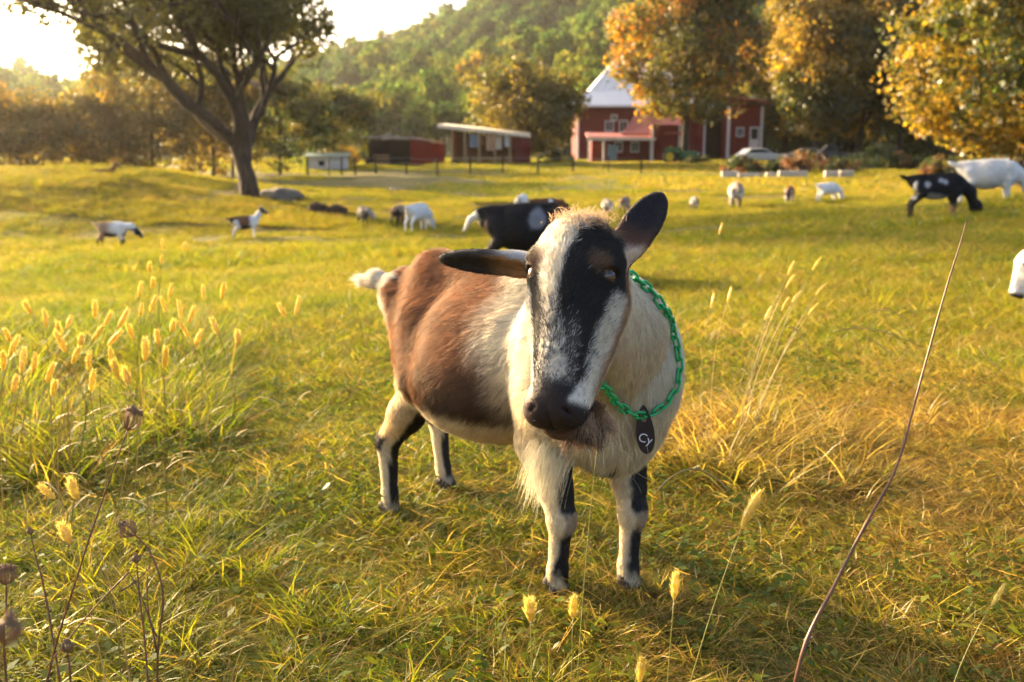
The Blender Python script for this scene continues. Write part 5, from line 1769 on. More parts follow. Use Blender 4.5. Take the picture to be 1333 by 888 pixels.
# ================================================================== grass
def grass_mat():
    m, nt, out = new_mat('grass_blade')
    at = N(nt, 'ShaderNodeAttribute', attribute_name='Col')
    sp = N(nt, 'ShaderNodeSeparateColor'); nt.links.new(at.outputs['Color'], sp.inputs[0])
    dry = N(nt, 'ShaderNodeAttribute', attribute_name='p_dry', attribute_type='INSTANCER')
    tone = N(nt, 'ShaderNodeAttribute', attribute_name='p_tone', attribute_type='INSTANCER')
    rg = ramp(nt, [(0, (.042, .085, .008)), (.35, (.085, .130, .009)), (.7, (.16, .175, .011)), (1, (.26, .225, .015))], None)
    mxr = N(nt, 'ShaderNodeMath', operation='MULTIPLY_ADD'); mxr.inputs[1].default_value = .62
    nt.links.new(sp.outputs[0], mxr.inputs[0])
    nt.links.new(mxr.outputs[0], rg.inputs[0])
    rs = ramp(nt, [(0, (.13, .065, .018)), (.3, (.28, .165, .038)), (.7, (.44, .30, .075)), (1, (.56, .43, .15))], sp.outputs[0])
    geo = N(nt, 'ShaderNodeNewGeometry')
    def wn(scale, det, lo, hi):
        z = N(nt, 'ShaderNodeTexNoise'); z.inputs['Scale'].default_value = scale; z.inputs['Detail'].default_value = det; z.inputs['Roughness'].default_value = .6
        nt.links.new(geo.outputs['Position'], z.inputs['Vector'])
        mr = N(nt, 'ShaderNodeMapRange'); mr.inputs[1].default_value = .3; mr.inputs[2].default_value = .7; mr.inputs[3].default_value = lo; mr.inputs[4].default_value = hi
        nt.links.new(z.outputs['Fac'], mr.inputs[0]); return mr.outputs[0]
    ta = N(nt, 'ShaderNodeMath', operation='ADD'); nt.links.new(tone.outputs['Fac'], ta.inputs[0]); nt.links.new(wn(1.7, 4, -.20, .20), ta.inputs[1]); nt.links.new(ta.outputs[0], mxr.inputs[2])
    f0 = N(nt, 'ShaderNodeMath', operation='ADD'); nt.links.new(dry.outputs['Fac'], f0.inputs[0]); nt.links.new(wn(.85, 4, -.30, .30), f0.inputs[1])
    f = N(nt, 'ShaderNodeMath', operation='ADD'); nt.links.new(f0.outputs[0], f.inputs[0]); nt.links.new(sp.outputs[2], f.inputs[1])
    t = N(nt, 'ShaderNodeMath', operation='MULTIPLY_ADD'); t.inputs[1].default_value = .25
    nt.links.new(sp.outputs[1], t.inputs[0]); nt.links.new(f.outputs[0], t.inputs[2])
    ss = N(nt, 'ShaderNodeMapRange', interpolation_type='SMOOTHSTEP'); ss.inputs[1].default_value = .55; ss.inputs[2].default_value = 1.0
    nt.links.new(t.outputs[0], ss.inputs[0])
    mx = N(nt, 'ShaderNodeMix', data_type='RGBA')
    nt.links.new(ss.outputs[0], mx.inputs[0]); nt.links.new(rg.outputs[0], mx.inputs[6]); nt.links.new(rs.outputs[0], mx.inputs[7])
    d = N(nt, 'ShaderNodeBsdfDiffuse'); tr = N(nt, 'ShaderNodeBsdfTranslucent'); gl = N(nt, 'ShaderNodeBsdfAnisotropic'); gl.inputs['Roughness'].default_value = .38
    nt.links.new(mx.outputs[2], d.inputs[0])
    br = N(nt, 'ShaderNodeVectorMath', operation='MULTIPLY'); br.inputs[1].default_value = (1.45, 1.4, .7)
    nt.links.new(mx.outputs[2], br.inputs[0]); nt.links.new(br.outputs[0], tr.inputs[0])
    a = N(nt, 'ShaderNodeMixShader'); a.inputs[0].default_value = .55
    nt.links.new(d.outputs[0], a.inputs[1]); nt.links.new(tr.outputs[0], a.inputs[2])
    b = N(nt, 'ShaderNodeMixShader'); b.inputs[0].default_value = .022
    nt.links.new(a.outputs[0], b.inputs[1]); nt.links.new(gl.outputs[0], b.inputs[2])
    nt.links.new(b.outputs[0], out.inputs[0])
    return m
M_GRASS = grass_mat()

def blades(g, n, spread, h0, h1, w, lean, curl, segs=3, drybias=0., dryfrac=.12, kink=0.):
    base = np.zeros((n, 3)); a = g.random(n) * 6.283; r = spread * np.sqrt(g.random(n))
    base[:, 0] = r * np.cos(a); base[:, 1] = r * np.sin(a)
    az = a + g.normal(0, 1.2, n)
    d = np.stack([np.cos(az), np.sin(az)], 1)
    H = g.uniform(h0, h1, n); L = lean * g.uniform(.3, 1.5, n); C = curl * g.uniform(.2, 1.6, n)
    tw = g.random(n) * 6.283
    sx = np.stack([np.cos(tw), np.sin(tw), 0 * tw], 1)
    ww = w * g.uniform(.6, 1.3, n)
    V = np.zeros((n, segs + 1, 2, 3)); Cc = np.zeros((n, segs + 1, 2, 3))
    rnd = g.random(n); db = np.where(g.random(n) < dryfrac, .8, 0) + drybias
    for i in range(segs + 1):
        t = i / segs
        out = H * (L * t + C * t * t)
        z = H * (t * np.sqrt(np.clip(1 - (L * .55) ** 2, .05, 1)) - .5 * C * t ** 2.2)
        p = base.copy(); p[:, :2] += d * out[:, None]; p[:, 2] += np.maximum(z, -.005 + .012 * t) - .008
        if kink: p[:, :2] += kink * np.sin(t * 5 + tw)[:, None] * H[:, None] * d[:, ::-1]
        half = ww * (1 - t ** 1.6 * .92) * .5
        V[:, i, 0] = p - sx * half[:, None]; V[:, i, 1] = p + sx * half[:, None]
        Cc[:, i, :, 0] = rnd[:, None]; Cc[:, i, :, 1] = t; Cc[:, i, :, 2] = db[:, None]
    v = V.reshape(-1, 3)
    k = np.arange(n)[:, None] * (segs + 1) * 2 + np.arange(segs)[None] * 2
    k = k.ravel()
    f = np.stack([k, k + 1, k + 3, k + 2], 1)
    return v, f, Cc.reshape(-1, 3)

def weed_leaves(g, n, spread, size):
    V, Fq, C = [], [], []
    for i in range(n):
        a = g.random() * 6.28; r = spread * math.sqrt(g.random()); h = g.uniform(.015, .06)
        c = np.array([r * math.cos(a), r * math.sin(a), h]); az = g.random() * 6.28
        d = np.array([math.cos(az), math.sin(az), g.normal(.1, .25)]); s = np.array([-math.sin(az), math.cos(az), g.normal(0, .25)])
        l = size * g.uniform(.6, 1.4)
        b = len(V)
        V += [c - d * l * .5, c - s * l * .28 + d * l * .05, c + d * l * .55 - np.array([0, 0, l * .15]), c + s * l * .28 + d * l * .05]
        Fq.append((b, b + 1, b + 2, b + 3))
        q = g.random() * .5
        C += [(q, .2, 0)] * 4
    return np.array(V), np.array(Fq), np.array(C)

def tile(g, size, ntuft, per, rad, h0, h1, w, lean, curl, segs=3, straw=0, straw_w=.0024, straw_l=(.05, .16), weeds=0, weed_s=.024):
    """a square of turf made of tufts; every tuft has its own height, lean and colour"""
    c = (g.random((ntuft, 2)) - .5) * size
    th = g.uniform(.6, 1.5, ntuft) ** 1.3
    n = ntuft * per
    ci = np.repeat(np.arange(ntuft), per)
    a = g.random(n) * 6.283; r = rad * g.random(n) ** .6
    base = np.zeros((n, 3)); base[:, 0] = c[ci, 0] + r * np.cos(a); base[:, 1] = c[ci, 1] + r * np.sin(a)
    taz = g.random(ntuft) * 6.283; comb = g.random(ntuft) * 1.2
    dx = np.cos(a) + np.cos(taz)[ci] * comb[ci] + g.normal(0, .5, n); dy = np.sin(a) + np.sin(taz)[ci] * comb[ci] + g.normal(0, .5, n)
    H = g.uniform(h0, h1, n) * th[ci]
    rnd = np.clip(g.random(ntuft)[ci] * .5 + g.random(n) * .5, 0, 1)
    tdry = g.normal(0, .13, ntuft)
    db = np.where(g.random(n) < .10, .7, 0) + tdry[ci]
    parts = [_blade_geo(g, base, np.arctan2(dy, dx), H, lean * g.uniform(.3, 1.5, n), curl * g.uniform(.2, 1.6, n), w * g.uniform(.6, 1.3, n), rnd, db, segs)]
    if straw:
        b = np.zeros((straw, 3)); b[:, :2] = (g.random((straw, 2)) - .5) * size; b[:, 2] = g.uniform(0, .03, straw) * h1 / .06
        parts.append(_blade_geo(g, b, g.random(straw) * 6.283, g.uniform(*straw_l, straw), g.uniform(1.1, 2.0, straw), g.uniform(0, .3, straw), straw_w * g.uniform(.6, 1.4, straw), g.random(straw), np.full(straw, .62), 3, kink=.08))
    if weeds:
        v, f, cc = weed_leaves(g, weeds, size * .5, weed_s)
        parts.append((v, f, cc))
    V, Fq, C = [], [], []; o = 0
    for v, f, cc in parts:
        V.append(v); Fq.append(f + o); C.append(cc); o += len(v)
    return mesh_np('grass_turf', np.vstack(V), np.vstack(Fq), M_GRASS, False, np.vstack(C))

def _blade_geo(g, base, az, H, L, C, ww, rnd, db, segs, kink=0.):
    n = len(base)
    d = np.stack([np.cos(az), np.sin(az)], 1)
    tw = g.random(n) * 6.283
    sx = np.stack([np.cos(tw), np.sin(tw), 0 * tw], 1)
    V = np.zeros((n, segs + 1, 2, 3)); Cc = np.zeros((n, segs + 1, 2, 3))
    for i in range(segs + 1):
        t = i / segs
        out = H * (L * t + C * t * t)
        z = H * (t * np.sqrt(np.clip(1 - (L * .55) ** 2, .05, 1)) - .5 * C * t ** 2.2)
        p = base.copy(); p[:, :2] += d * out[:, None]; p[:, 2] += np.maximum(z, -.005 + .012 * t) - .008
        if kink: p[:, :2] += kink * np.sin(t * 5 + tw)[:, None] * H[:, None] * d[:, ::-1]
        half = ww * (1 - t ** 1.6 * .92) * .5
        V[:, i, 0] = p - sx * half[:, None]; V[:, i, 1] = p + sx * half[:, None]
        Cc[:, i, :, 0] = rnd[:, None]; Cc[:, i, :, 1] = t; Cc[:, i, :, 2] = db[:, None]
    k = (np.arange(n)[:, None] * (segs + 1) * 2 + np.arange(segs)[None] * 2).ravel()
    return V.reshape(-1, 3), np.stack([k, k + 1, k + 3, k + 2], 1), Cc.reshape(-1, 3)

def dryness(x, y):
    p = np.stack([x, y, 0 * x], -1)
    d = .27 + .5 * (fbm(p, .16, 73) - .5)
    d = d + .40 * sstep(-.5, .9, x) * sstep(7, 3, y)                       # trampled straw right of the goat
    d = d - .20 * sstep(-.2, -1.0, x) * sstep(3.2, 2.2, y)                 # greener corner
    d = d - .22 * np.exp(-((x + 3.5) / 3.5) ** 2 - ((y - 13) / 7) ** 2)    # green hollow
    d = d + .14 * sstep(2, 12, x) * sstep(18, 34, y) - .06 * sstep(1, 4, x) * sstep(4, 9, y) * sstep(20, 14, y)
    d = d + .20 * np.exp(-((x + 16) / 9) ** 2 - ((y - 36) / 7) ** 2)
    return d

def grass():
    g = np.random.default_rng(91)
    protos = []
    near = [tile(g, .5, 270, 34, .040, .018, .050, .0046, .80, .95, straw=420, straw_l=(.03, .10), straw_w=.0028, weeds=260 if i % 2 else 90) for i in range(5)]
    mid = [tile(g, 1., 330, 34, .085, .030, .075, .0062, .85, .8, straw=600, straw_w=.0040, straw_l=(.05, .14)) for i in range(4)]
    far = [tile(g, 3., 520, 26, .22, .050, .115, .014, .7, .8, segs=2, straw=350, straw_w=.009, straw_l=(.1, .25)) for i in range(4)]
    vfar = [tile(g, 12., 900, 18, .75, .08, .20, .045, .6, .7, segs=2) for i in range(3)]
    clump = []
    for i in range(4):
        v, f, c = blades(g, 46, .07, .06, .15, .0042, .45, .9, segs=4)
        clump.append(mesh_np('grass_clump', v, f, M_GRASS, False, c))
    P_, I_, S_, R_, D_, T_ = [], [], [], [], [], []
    def emit(x, y, idx, s, tiltx=None, tilty=None, rz=None, dd=0.):
        n = len(x)
        pn = np.stack([x, y, 0 * x], -1)
        P_.append(np.stack([x, y, ground_z(x, y)], -1)); I_.append(idx)
        S_.append(s)
        R_.append(np.stack([tiltx, tilty, rz], -1))
        D_.append(dryness(x, y) + dd)
        T_.append(np.clip(.05 + .45 * fbm(pn, .3, 83) + .16 * sstep(8, 30, y), -.1, .6))
    def tiles(first, count, size, y0, y1, k, m):
        xs, ys = [], []
        yy = y0 + size / 2
        while yy < y1:
            half = k * (yy + size) + m
            c = np.arange(-math.ceil(half / size), math.ceil(half / size) + 1) * size
            xs.append(c); ys.append(np.full(len(c), yy)); yy += size
        x = np.concatenate(xs); y = np.concatenate(ys); n = len(x)
        e = size * .4
        gx = (ground_z(x + e, y) - ground_z(x - e, y)) / (2 * e); gy = (ground_z(x, y + e) - ground_z(x, y - e)) / (2 * e)
        q = g.integers(0, 4, n) * (math.pi / 2)
        # Euler XYZ: spin about z, applied after tilting the tile's own axes
        tx = np.arctan(gy * np.cos(q) - gx * np.sin(q)); ty = -np.arctan(gx * np.cos(q) + gy * np.sin(q))
        s = np.full(n, 1.02)
        emit(x, y, first + g.integers(0, count, n), np.stack([s, s, s * g.uniform(.85, 1.2, n)], -1), tx, ty, q)
    protos = near + mid + far + vfar + clump
    tiles(0, 5, .5, .5, 5., .60, .6)
    tiles(5, 4, 1., 5., 14., .60, 1.)
    tiles(9, 4, 3., 14., 44., .62, 3.)
    tiles(13, 3, 12., 44., 128., .64, 12.)
    def put(n, y0, y1, s0, s1, k=.60, m=.6, keep=None, dd=0.):
        y = np.sqrt(g.uniform(y0 ** 2, y1 ** 2, n)); x = g.uniform(-1, 1, n) * (k * y + m)
        if keep is not None:
            q = keep(x, y); x, y = x[q], y[q]
        n = len(x); s = g.uniform(s0, s1, n)
        emit(x, y, 16 + g.integers(0, 4, n), np.stack([s, s, s * g.uniform(.75, 1.25, n)], -1), g.normal(0, .12, n), g.normal(0, .12, n), g.random(n) * 6.283, dd)
    cl = lambda f, th, seed: (lambda x, y: fbm(np.stack([x, y, 0 * x], -1), f, seed) + g.normal(0, .04, len(x)) > th)
    put(2600, .6, 5.2, .6, 1.1, keep=cl(1.3, .57, 85))
    put(3200, 5., 14, .9, 1.5, keep=cl(.9, .57, 85), dd=-.12)
    put(9000, 14., 42, 1.5, 2.5, keep=cl(.45, .58, 89), dd=-.15)
    put(4200, 2.6, 6.2, 1.1, 2.0, keep=lambda x, y: (x < -.26 * y - .2) & (fbm(np.stack([x, y, 0 * x], -1), 1.1, 95) > .45), dd=.10)
    put(900, 2.6, 4.2, 1.0, 1.7, keep=lambda x, y: np.hypot((x - .75) / .45, (y - 3.2) / .5) < 1, dd=.2)
    for fx, fy in ((.413, .072), (.323, -.072), (-.331, -.119), (-.405, .119)):
        c = G_O + _h * fx + _l * fy
        a = g.random(9) * 6.283; x = c[0] + np.cos(a) * g.uniform(.03, .07, 9); y = c[1] + np.sin(a) * g.uniform(.03, .07, 9)
        s = g.uniform(.35, .55, 9)
        emit(x, y, 16 + g.integers(0, 4, 9), np.stack([s, s, s], -1), g.normal(0, .1, 9), g.normal(0, .1, 9), g.random(9) * 6.283, .1)
    Pp, Ii, Ss, Rr = map(np.concatenate, (P_, I_, S_, R_))
    print('grass pieces', len(Pp), 'triangles in tiles', sum(len(m.polygons) * 2 for m in protos))
    instancer('grass', Pp, Ii, Rr, Ss, protos, {'p_dry': np.concatenate(D_), 'p_tone': np.concatenate(T_)}, 'short mixed green and straw coloured pasture grass', 'grass')
grass()
# ================================================================== single plants in the foreground
def stalk_mat(name, c1, c2, trans=.3):
    m, nt, out = new_mat(name)
    tc = N(nt, 'ShaderNodeTexCoord')
    nz = N(nt, 'ShaderNodeTexNoise'); nz.inputs['Scale'].default_value = 55; nz.inputs['Detail'].default_value = 3
    nt.links.new(tc.outputs['Object'], nz.inputs['Vector'])
    r = ramp(nt, [(.3, c1), (.7, c2)], nz.outputs['Fac'])
    d = N(nt, 'ShaderNodeBsdfDiffuse'); t = N(nt, 'ShaderNodeBsdfTranslucent'); g = N(nt, 'ShaderNodeBsdfAnisotropic'); g.inputs['Roughness'].default_value = .35
    nt.links.new(r.outputs[0], d.inputs[0]); nt.links.new(r.outputs[0], t.inputs[0])
    a = N(nt, 'ShaderNodeMixShader'); a.inputs[0].default_value = trans
    nt.links.new(d.outputs[0], a.inputs[1]); nt.links.new(t.outputs[0], a.inputs[2])
    b = N(nt, 'ShaderNodeMixShader'); b.inputs[0].default_value = .05
    nt.links.new(a.outputs[0], b.inputs[1]); nt.links.new(g.outputs[0], b.inputs[2])
    nt.links.new(b.outputs[0], out.inputs[0])
    return m
M_SEED = stalk_mat('foxtail_seed', (.84, .68, .15), (.66, .48, .09), .5)
M_STEMG = stalk_mat('green_stem', (.20, .21, .04), (.30, .26, .06), .3)
M_STRAW = stalk_mat('straw_stem', (.52, .40, .15), (.40, .28, .10), .3)
M_BROWN = stalk_mat('brown_stem', (.20, .085, .035), (.11, .045, .022), .08)
M_UMB = stalk_mat('dry_umbel', (.34, .20, .10), (.22, .12, .06), .15)

def bez(a, b, c, n):
    t = np.linspace(0, 1, n)[:, None]
    return (1 - t) ** 2 * a + 2 * t * (1 - t) * b + t * t * c

def foxtail(head_c, base, seed, label, group, hl=.055, hr=.0052, lean=None, stem_r=.0011, mat=None, leaf=True):
    g = np.random.default_rng(seed)
    base = np.array(base, float); head_c = np.array(head_c, float)
    r = empty('foxtail', base, 0, label, 'plant', group)
    top = head_c - base
    d_end = unit(top + np.array(lean if lean is not None else (g.normal(0, .1), g.normal(0, .1), .05)) * np.linalg.norm(top))
    r['lean'] = float(d_end[0])
    neck = top - d_end * hl * .5
    ctrl = np.array([0, 0, np.linalg.norm(neck) * .55]) + neck * .15
    ctrl = neck - d_end * np.linalg.norm(neck) * .45
    pts = bez(np.array([0, 0, -.02]), ctrl, neck, 11)
    MB().tube(pts, np.linspace(stem_r * 1.3, stem_r * .7, 11), 5).build('stem', M_STEMG if g.random() < .6 else M_STRAW, r, True)
    # seed head: a lumpy core bristling with fine awns
    n = 12
    tt = np.linspace(0, 1, n)
    bend = np.cross(d_end, g.normal(0, 1, 3)); bend = unit(bend)
    cp = neck[None] + d_end[None] * (tt * hl)[:, None] + bend[None] * (tt ** 2 * hl * .10)[:, None]
    prof = hr * np.clip(np.sin(np.pi * np.clip(tt * .93 + .05, 0, 1)), .12, 1) ** .6 * g.uniform(.85, 1.15, n)
    mb = MB(); mb.tube(cp, prof, 8)
    k = 240
    ti = g.random(k); ca = np.stack([np.interp(ti, tt, cp[:, i]) for i in range(3)], 1); rr = np.interp(ti, tt, prof)
    o = g.normal(0, 1, (k, 3)); o -= d_end * (o @ d_end)[:, None]; o /= np.linalg.norm(o, axis=1)[:, None]
    aw = o * .7 + d_end * 1.0; aw /= np.linalg.norm(aw, axis=1)[:, None]
    ln = hr * g.uniform(.8, 1.9, k)
    sd = np.cross(aw, g.normal(0, 1, (k, 3))); sd /= np.linalg.norm(sd, axis=1)[:, None]
    b0 = ca + o * rr[:, None] * .8
    for i in range(k):
        mb.add([b0[i] - sd[i] * hr * .07, b0[i] + sd[i] * hr * .07, b0[i] + aw[i] * ln[i]], [(0, 1, 2)])
    mb.build('seed_head', mat or M_SEED, r)
    if leaf:
        a = g.random() * 6.28; dl = np.array([math.cos(a), math.sin(a), .6])
        s0 = pts[4]; L = g.uniform(.06, .12)
        lp_ = bez(s0, s0 + dl * L * .6, s0 + dl * L + np.array([0, 0, -L * .55]), 6)
        sx = unit(np.cross(dl, (0, 0, 1)))
        w = np.array([.0015, .0028, .003, .0025, .0015, .0003])
        v = np.stack([lp_ - sx * w[:, None], lp_ + sx * w[:, None]], 1).reshape(-1, 3)
        f = np.array([(2 * i, 2 * i + 1, 2 * i + 3, 2 * i + 2) for i in range(5)])
        link('leaf', mesh_np('leaf', v, f, M_STRAW, True), None, r)
    return r

_g = np.random.default_rng(404)
heads = [(212, 318), (240, 321), (211, 338), (194, 348), (199, 369), (182, 377), (222, 379), (265, 381), (291, 379), (213, 397), (199, 396), (183, 403), (235, 403), (36, 401), (124, 403), (141, 415), (161, 415), (127, 434), (10, 437), (17, 450),
         (75, 432), (80, 445), (310, 440), (368, 404), (388, 399), (98, 462), (45, 473), (115, 470), (65, 485), (225, 425), (240, 428), (145, 465), (150, 482), (150, 440), (90, 420), (60, 415), (170, 430), (205, 440), (20, 500), (70, 505), (190, 455), (258, 440), (120, 495), (30, 470), (215, 465), (105, 445), (280, 425), (250, 410), (5, 470), (165, 490)]
for i, (px, py) in enumerate(heads):
    D = float(np.clip(.52 * F / (py - 190), 2.4, 5.4)) * _g.uniform(.92, 1.08)
    h = P(px, py, D)
    b = h.copy(); b[0] += _g.normal(-.04, .06); b[1] += _g.normal(0, .05); b[2] = float(ground_z(b[0], b[1]))
    ft = foxtail(h, b, 1000 + i, 'golden foxtail grass in the tall sunlit stand before the grazing herd', 'foxtails in the sunlit stand', hl=_g.uniform(.040, .062), hr=_g.uniform(.0055, .0075), lean=(_g.normal(.08, .25), _g.normal(0, .2), .1), stem_r=.0011)
    ln_ = ft['lean']; del ft['lean']
    ft['label'] = 'golden foxtail head ' + ('leaning toward the collared goat' if ln_ > .30 else 'leaning away from the collared goat' if ln_ < -.08 else 'standing nearly upright') + ' in the tall sunlit stand of grass'
for i, (px, py) in enumerate([(1030, 350), (1028, 366), (1063, 343), (1068, 376), (1022, 396), (1036, 386), (950, 384), (1058, 402), (1000, 408), (928, 392), (938, 298)]):
    D = 3.3 * _g.uniform(.95, 1.05) if py > 300 else 4.2
    h = P(px, py, D); b = P(952 + (px - 1000) * .35, 470, D); b[2] = float(ground_z(b[0], b[1]))
    if py < 300: b = h.copy(); b[2] = float(ground_z(b[0], b[1]))
    ft = foxtail(h, b, 1100 + i, 'thin foxtail grass leaning from the straw clump beside the goat shoulder', 'foxtails by the straw clump', hl=.05, hr=.0042, lean=(.25, 0, .05), stem_r=.0013); del ft['lean']
near = [((976, 662), 1.52, (858, 872), 'large golden foxtail head on a long stem leaning right of the goat', .066, .0068, (.12, 0, .1)), ((879, 762), 1.46, (862, 868), 'upright foxtail head in front of the goat foreleg', .042, .0056, (.02, 0, .2)),
        ((690, 793), 1.42, (688, 880), 'small fuzzy foxtail head low in the grass below the goat chin', .034, .0070, (-.05, 0, .2)), ((746, 790), 1.42, (742, 878), 'small foxtail head beside the long thin green stem', .034, .0052, (0, 0, .2)),
        ((86, 694), 1.62, (150, 880), 'golden foxtail head beside the dried flower stem', .036, .0070, (-.15, 0, .2)), ((95, 637), 1.68, (165, 845), 'golden foxtail head arching over the green weeds', .038, .0070, (-.3, 0, .1)), ((62, 640), 1.75, (140, 800), 'drooping foxtail head arching toward the sunlit stand', .036, .0055, (-.6, 0, -.15)),
        ((780, 560), 1.85, (750, 850), 'long thin green seed stem rising in front of the goat chest', .035, .0020, (.05, 0, .2)), ((835, 872), 1.35, (815, 930), 'foxtail head at the edge of the near grass', .036, .0052, (.1, 0, .2)), ((1300, 775), 1.5, (1225, 885), 'pale foxtail head leaning beside the tall brown stalk', .04, .0035, (.4, 0, .1))]
for i, (hp, D, bp, lab, hl, hr, lean) in enumerate(near):
    h = P(hp[0], hp[1], D); b = P(bp[0], bp[1], D * .97)
    b[2] = float(ground_z(b[0], b[1]))
    ft = foxtail(h, b, 1200 + i, lab, None, hl, hr, lean, .0010, leaf=i % 2 == 0, mat=M_STEMG if hr < .0025 else None); del ft['lean']

def umbel(head_px, D, via, base_px, size, label, seed, open_=.55, branch=None):
    g = np.random.default_rng(seed)
    head = P(head_px[0], head_px[1], D)
    b = P(base_px[0], base_px[1], D * .98); b[2] = float(ground_z(b[0], b[1]))
    r = empty('dried_flower', b, 0, label, 'plant')
    ctl = [np.zeros(3)] + [P(x, y, D) - b for x, y in via] + [head - b]
    ctl = np.array(ctl); n = len(ctl)
    pts = []
    for i in range(n - 1):
        p0, p1, p2, p3 = ctl[max(i - 1, 0)], ctl[i], ctl[i + 1], ctl[min(i + 2, n - 1)]
        for t in np.linspace(0, 1, 7)[:-1]:
            pts.append(.5 * ((2 * p1) + (p2 - p0) * t + (2 * p0 - 5 * p1 + 4 * p2 - p3) * t * t + (3 * p1 - p0 - 3 * p2 + p3) * t ** 3))
    pts.append(ctl[-1]); pts = np.array(pts)
    MB().tube(pts, np.linspace(.0019, .0011, len(pts)), 6).build('stem', M_BROWN, r, True)
    ax = unit(pts[-1] - pts[-3]); e1 = unit(np.cross(ax, (0.3, 1, .2))); e2 = np.cross(ax, e1)
    mb = MB(); seeds = MB()
    c = head - b
    for k in range(46):
        a = g.random() * 6.283; q = math.sqrt(g.random())
        out = e1 * math.cos(a) + e2 * math.sin(a)
        w = size * (.35 + .65 * q)
        p = np.array([c, c + out * w * .85 + ax * size * .35, c + out * w * 1.0 + ax * size * 1.0, c + out * w * (1 - open_) + ax * size * (1.45 - .25 * q)])
        t = np.linspace(0, 1, 8)[:, None]
        cv = (1 - t) ** 3 * p[0] + 3 * t * (1 - t) ** 2 * p[1] + 3 * t * t * (1 - t) * p[2] + t ** 3 * p[3]
        mb.tube(cv, np.linspace(.0006, .0004, 8), 4)
        for j in range(5):
            e = cv[-1] + g.normal(0, size * .09, 3)
            mb.tube(np.array([cv[-2], (cv[-2] + e) / 2 + g.normal(0, size * .03, 3), e]), .0003, 3)
            dd = g.normal(0, 1, 3); dd /= np.linalg.norm(dd)
            seeds.tube(np.array([e - dd * .0012, e, e + dd * .0012]), [.0004, .0010, .0004], 4)
    hd = mb.build('flower_head', M_UMB, r, True)
    seeds.build('seeds', M_UMB, hd)
    for br in branch or []:
        q = [P(x, y, D * dd) - b for x, y, dd in br]
        MB().tube(bez(q[0], q[1], q[2], 9), np.linspace(.0015, .0008, 9), 5).build('side_stem', M_BROWN, r, True)
    return r
umbel((166, 560), 1.60, [(62, 884), (107, 730), (137, 640)], (40, 960), .027, 'dried brown nest shaped flower head on a tall reddish stem', 1)
umbel((176, 697), 1.55, [(205, 860), (212, 775), (196, 720)], (195, 930), .021, 'small curled dry flower head on a bent stem below the taller one', 2, .85,
      branch=[[(204, 850, 1.), (195, 790, 1.), (168, 745, 1.)], [(168, 745, 1.), (110, 800, 1.), (60, 870, .99)], [(205, 830, 1.), (187, 800, 1.), (193, 740, 1.)], [(155, 770, 1.), (180, 760, 1.), (196, 735, 1.02)]])
umbel((8, 762), 1.45, [(6, 850), (8, 800)], (4, 940), .020, 'pale dried flower head half out of view at the edge', 3, .5)
umbel((178, 733), 1.75, [(188, 830), (182, 780)], (192, 880), .010, 'tiny pale dried flower head among the bent stems', 4, .7)
umbel((88, 850), 1.35, [(92, 890), (90, 870)], (96, 960), .012, 'small dark red dried flower head low in the weeds', 5, .8)
umbel((6, 840), .62, [(-12, 960), (-4, 890)], (-60, 1300), .013, 'brown dried flower head standing very close to the viewer', 6, .9)
umbel((40, 696), 1.72, [(60, 780), (48, 730)], (80, 850), .008, 'tiny dried flower head beside the drooping foxtail', 7, .8)

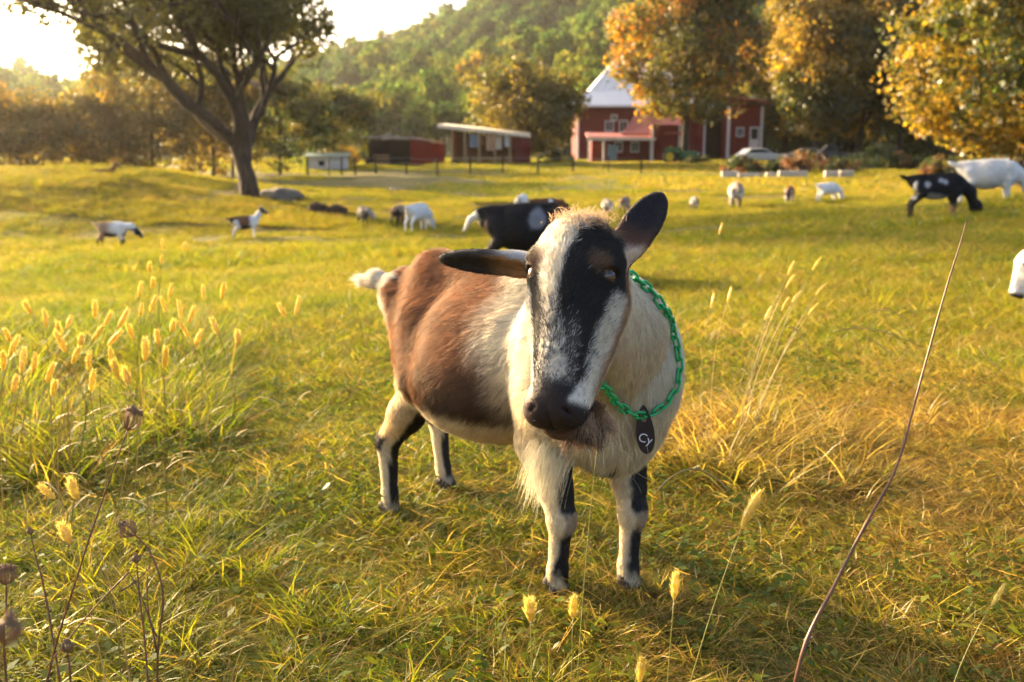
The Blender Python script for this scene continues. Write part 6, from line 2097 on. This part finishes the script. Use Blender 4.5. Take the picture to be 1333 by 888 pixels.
def tall_stalk():
    D0, D1 = 1.36, 1.50
    path = [(1020, 930, D0), (1036, 884, D0), (1090, 755, 1.39), (1133, 672, 1.41), (1168, 605, 1.43), (1200, 490, 1.46), (1232, 375, 1.48), (1250, 318, 1.49), (1258, 288, 1.5)]
    w = np.array([P(*q) for q in path]); b = w[0].copy(); b[2] = float(ground_z(b[0], b[1])) - .02; 
    r = empty('tall_stalk', b, 0, 'tall thin reddish brown dry stalk leaning right across the pasture', 'stalk')
    ctl = np.vstack([[b], w[1:]]) - b
    n = len(ctl); pts = []
    for i in range(n - 1):
        p0, p1, p2, p3 = ctl[max(i - 1, 0)], ctl[i], ctl[i + 1], ctl[min(i + 2, n - 1)]
        for t in np.linspace(0, 1, 8)[:-1]:
            pts.append(.5 * ((2 * p1) + (p2 - p0) * t + (2 * p0 - 5 * p1 + 4 * p2 - p3) * t * t + (3 * p1 - p0 - 3 * p2 + p3) * t ** 3))
    pts.append(ctl[-1]); pts = np.array(pts)
    g = np.random.default_rng(3)
    rad = np.linspace(.0030, .0007, len(pts)) * g.uniform(.95, 1.06, len(pts))
    for k in (9, 20, 30, 39): rad[k] *= 1.35
    MB().tube(pts, rad, 8).build('stem', M_BROWN, r, True)
    for k in (9, 20, 30):
        q = pts[k]; d = unit(pts[k + 1] - q + np.array([g.normal(0, .006), g.normal(0, .006), 0]))
        MB().tube(np.array([q, q + d * .008 + [.003, 0, 0], q + d * .016 + [.004, 0, 0]]), [.0012, .0011, .0002], 5).build('bud', M_BROWN, r, True)
tall_stalk()

# bent straws lying over the turf
for i, (pa, pm, pb, D, lab) in enumerate([((1085, 432), (1130, 428), (1200, 452), 3.1, 'long bent straw arching over the turf near the brown stalk'), ((1128, 440), (1132, 452), (1162, 462), 3.0, 'short kinked straw under the long bent straw'), ((1025, 425), (1045, 440), (1055, 470), 2.9, 'curled pale straw by the foxtail clump'), ((1130, 408), (1160, 405), (1187, 425), 3.3, 'thin arching straw above the long bent straw'), ((1275, 450), (1278, 475), (1310, 490), 2.9, 'curved straw right of the brown stalk'), ((855, 640), (900, 600), (950, 640), 1.95, 'pale straw beside the goat foreleg')]):
    q = [P(x, y, D) for x, y in (pa, pm, pb)]
    for p in q: p[2] = max(p[2], float(ground_z(p[0], p[1])) + .02)
    o = MB().tube(bez(q[0], q[1] + (0, 0, .03), q[2], 10) - q[0], np.linspace(.0022, .0014, 10), 5).build('straw', M_STRAW, None, True)
    o.location = q[0]
    tag(o, lab, 'straw')
# ================================================================== evening haze
def haze():
    m, nt, out = new_mat('haze_air')
    pv = N(nt, 'ShaderNodeVolumePrincipled')
    pv.inputs['Color'].default_value = (1.0, .93, .80, 1)
    pv.inputs['Density'].default_value = .0002
    pv.inputs['Anisotropy'].default_value = .8
    nt.links.new(pv.outputs[0], out.inputs['Volume'])
    mb = MB().box((-2750, -60, -6), (2750, 1560, 150))
    o = mb.build('haze', m)
    tag(o, kind='stuff')
haze()
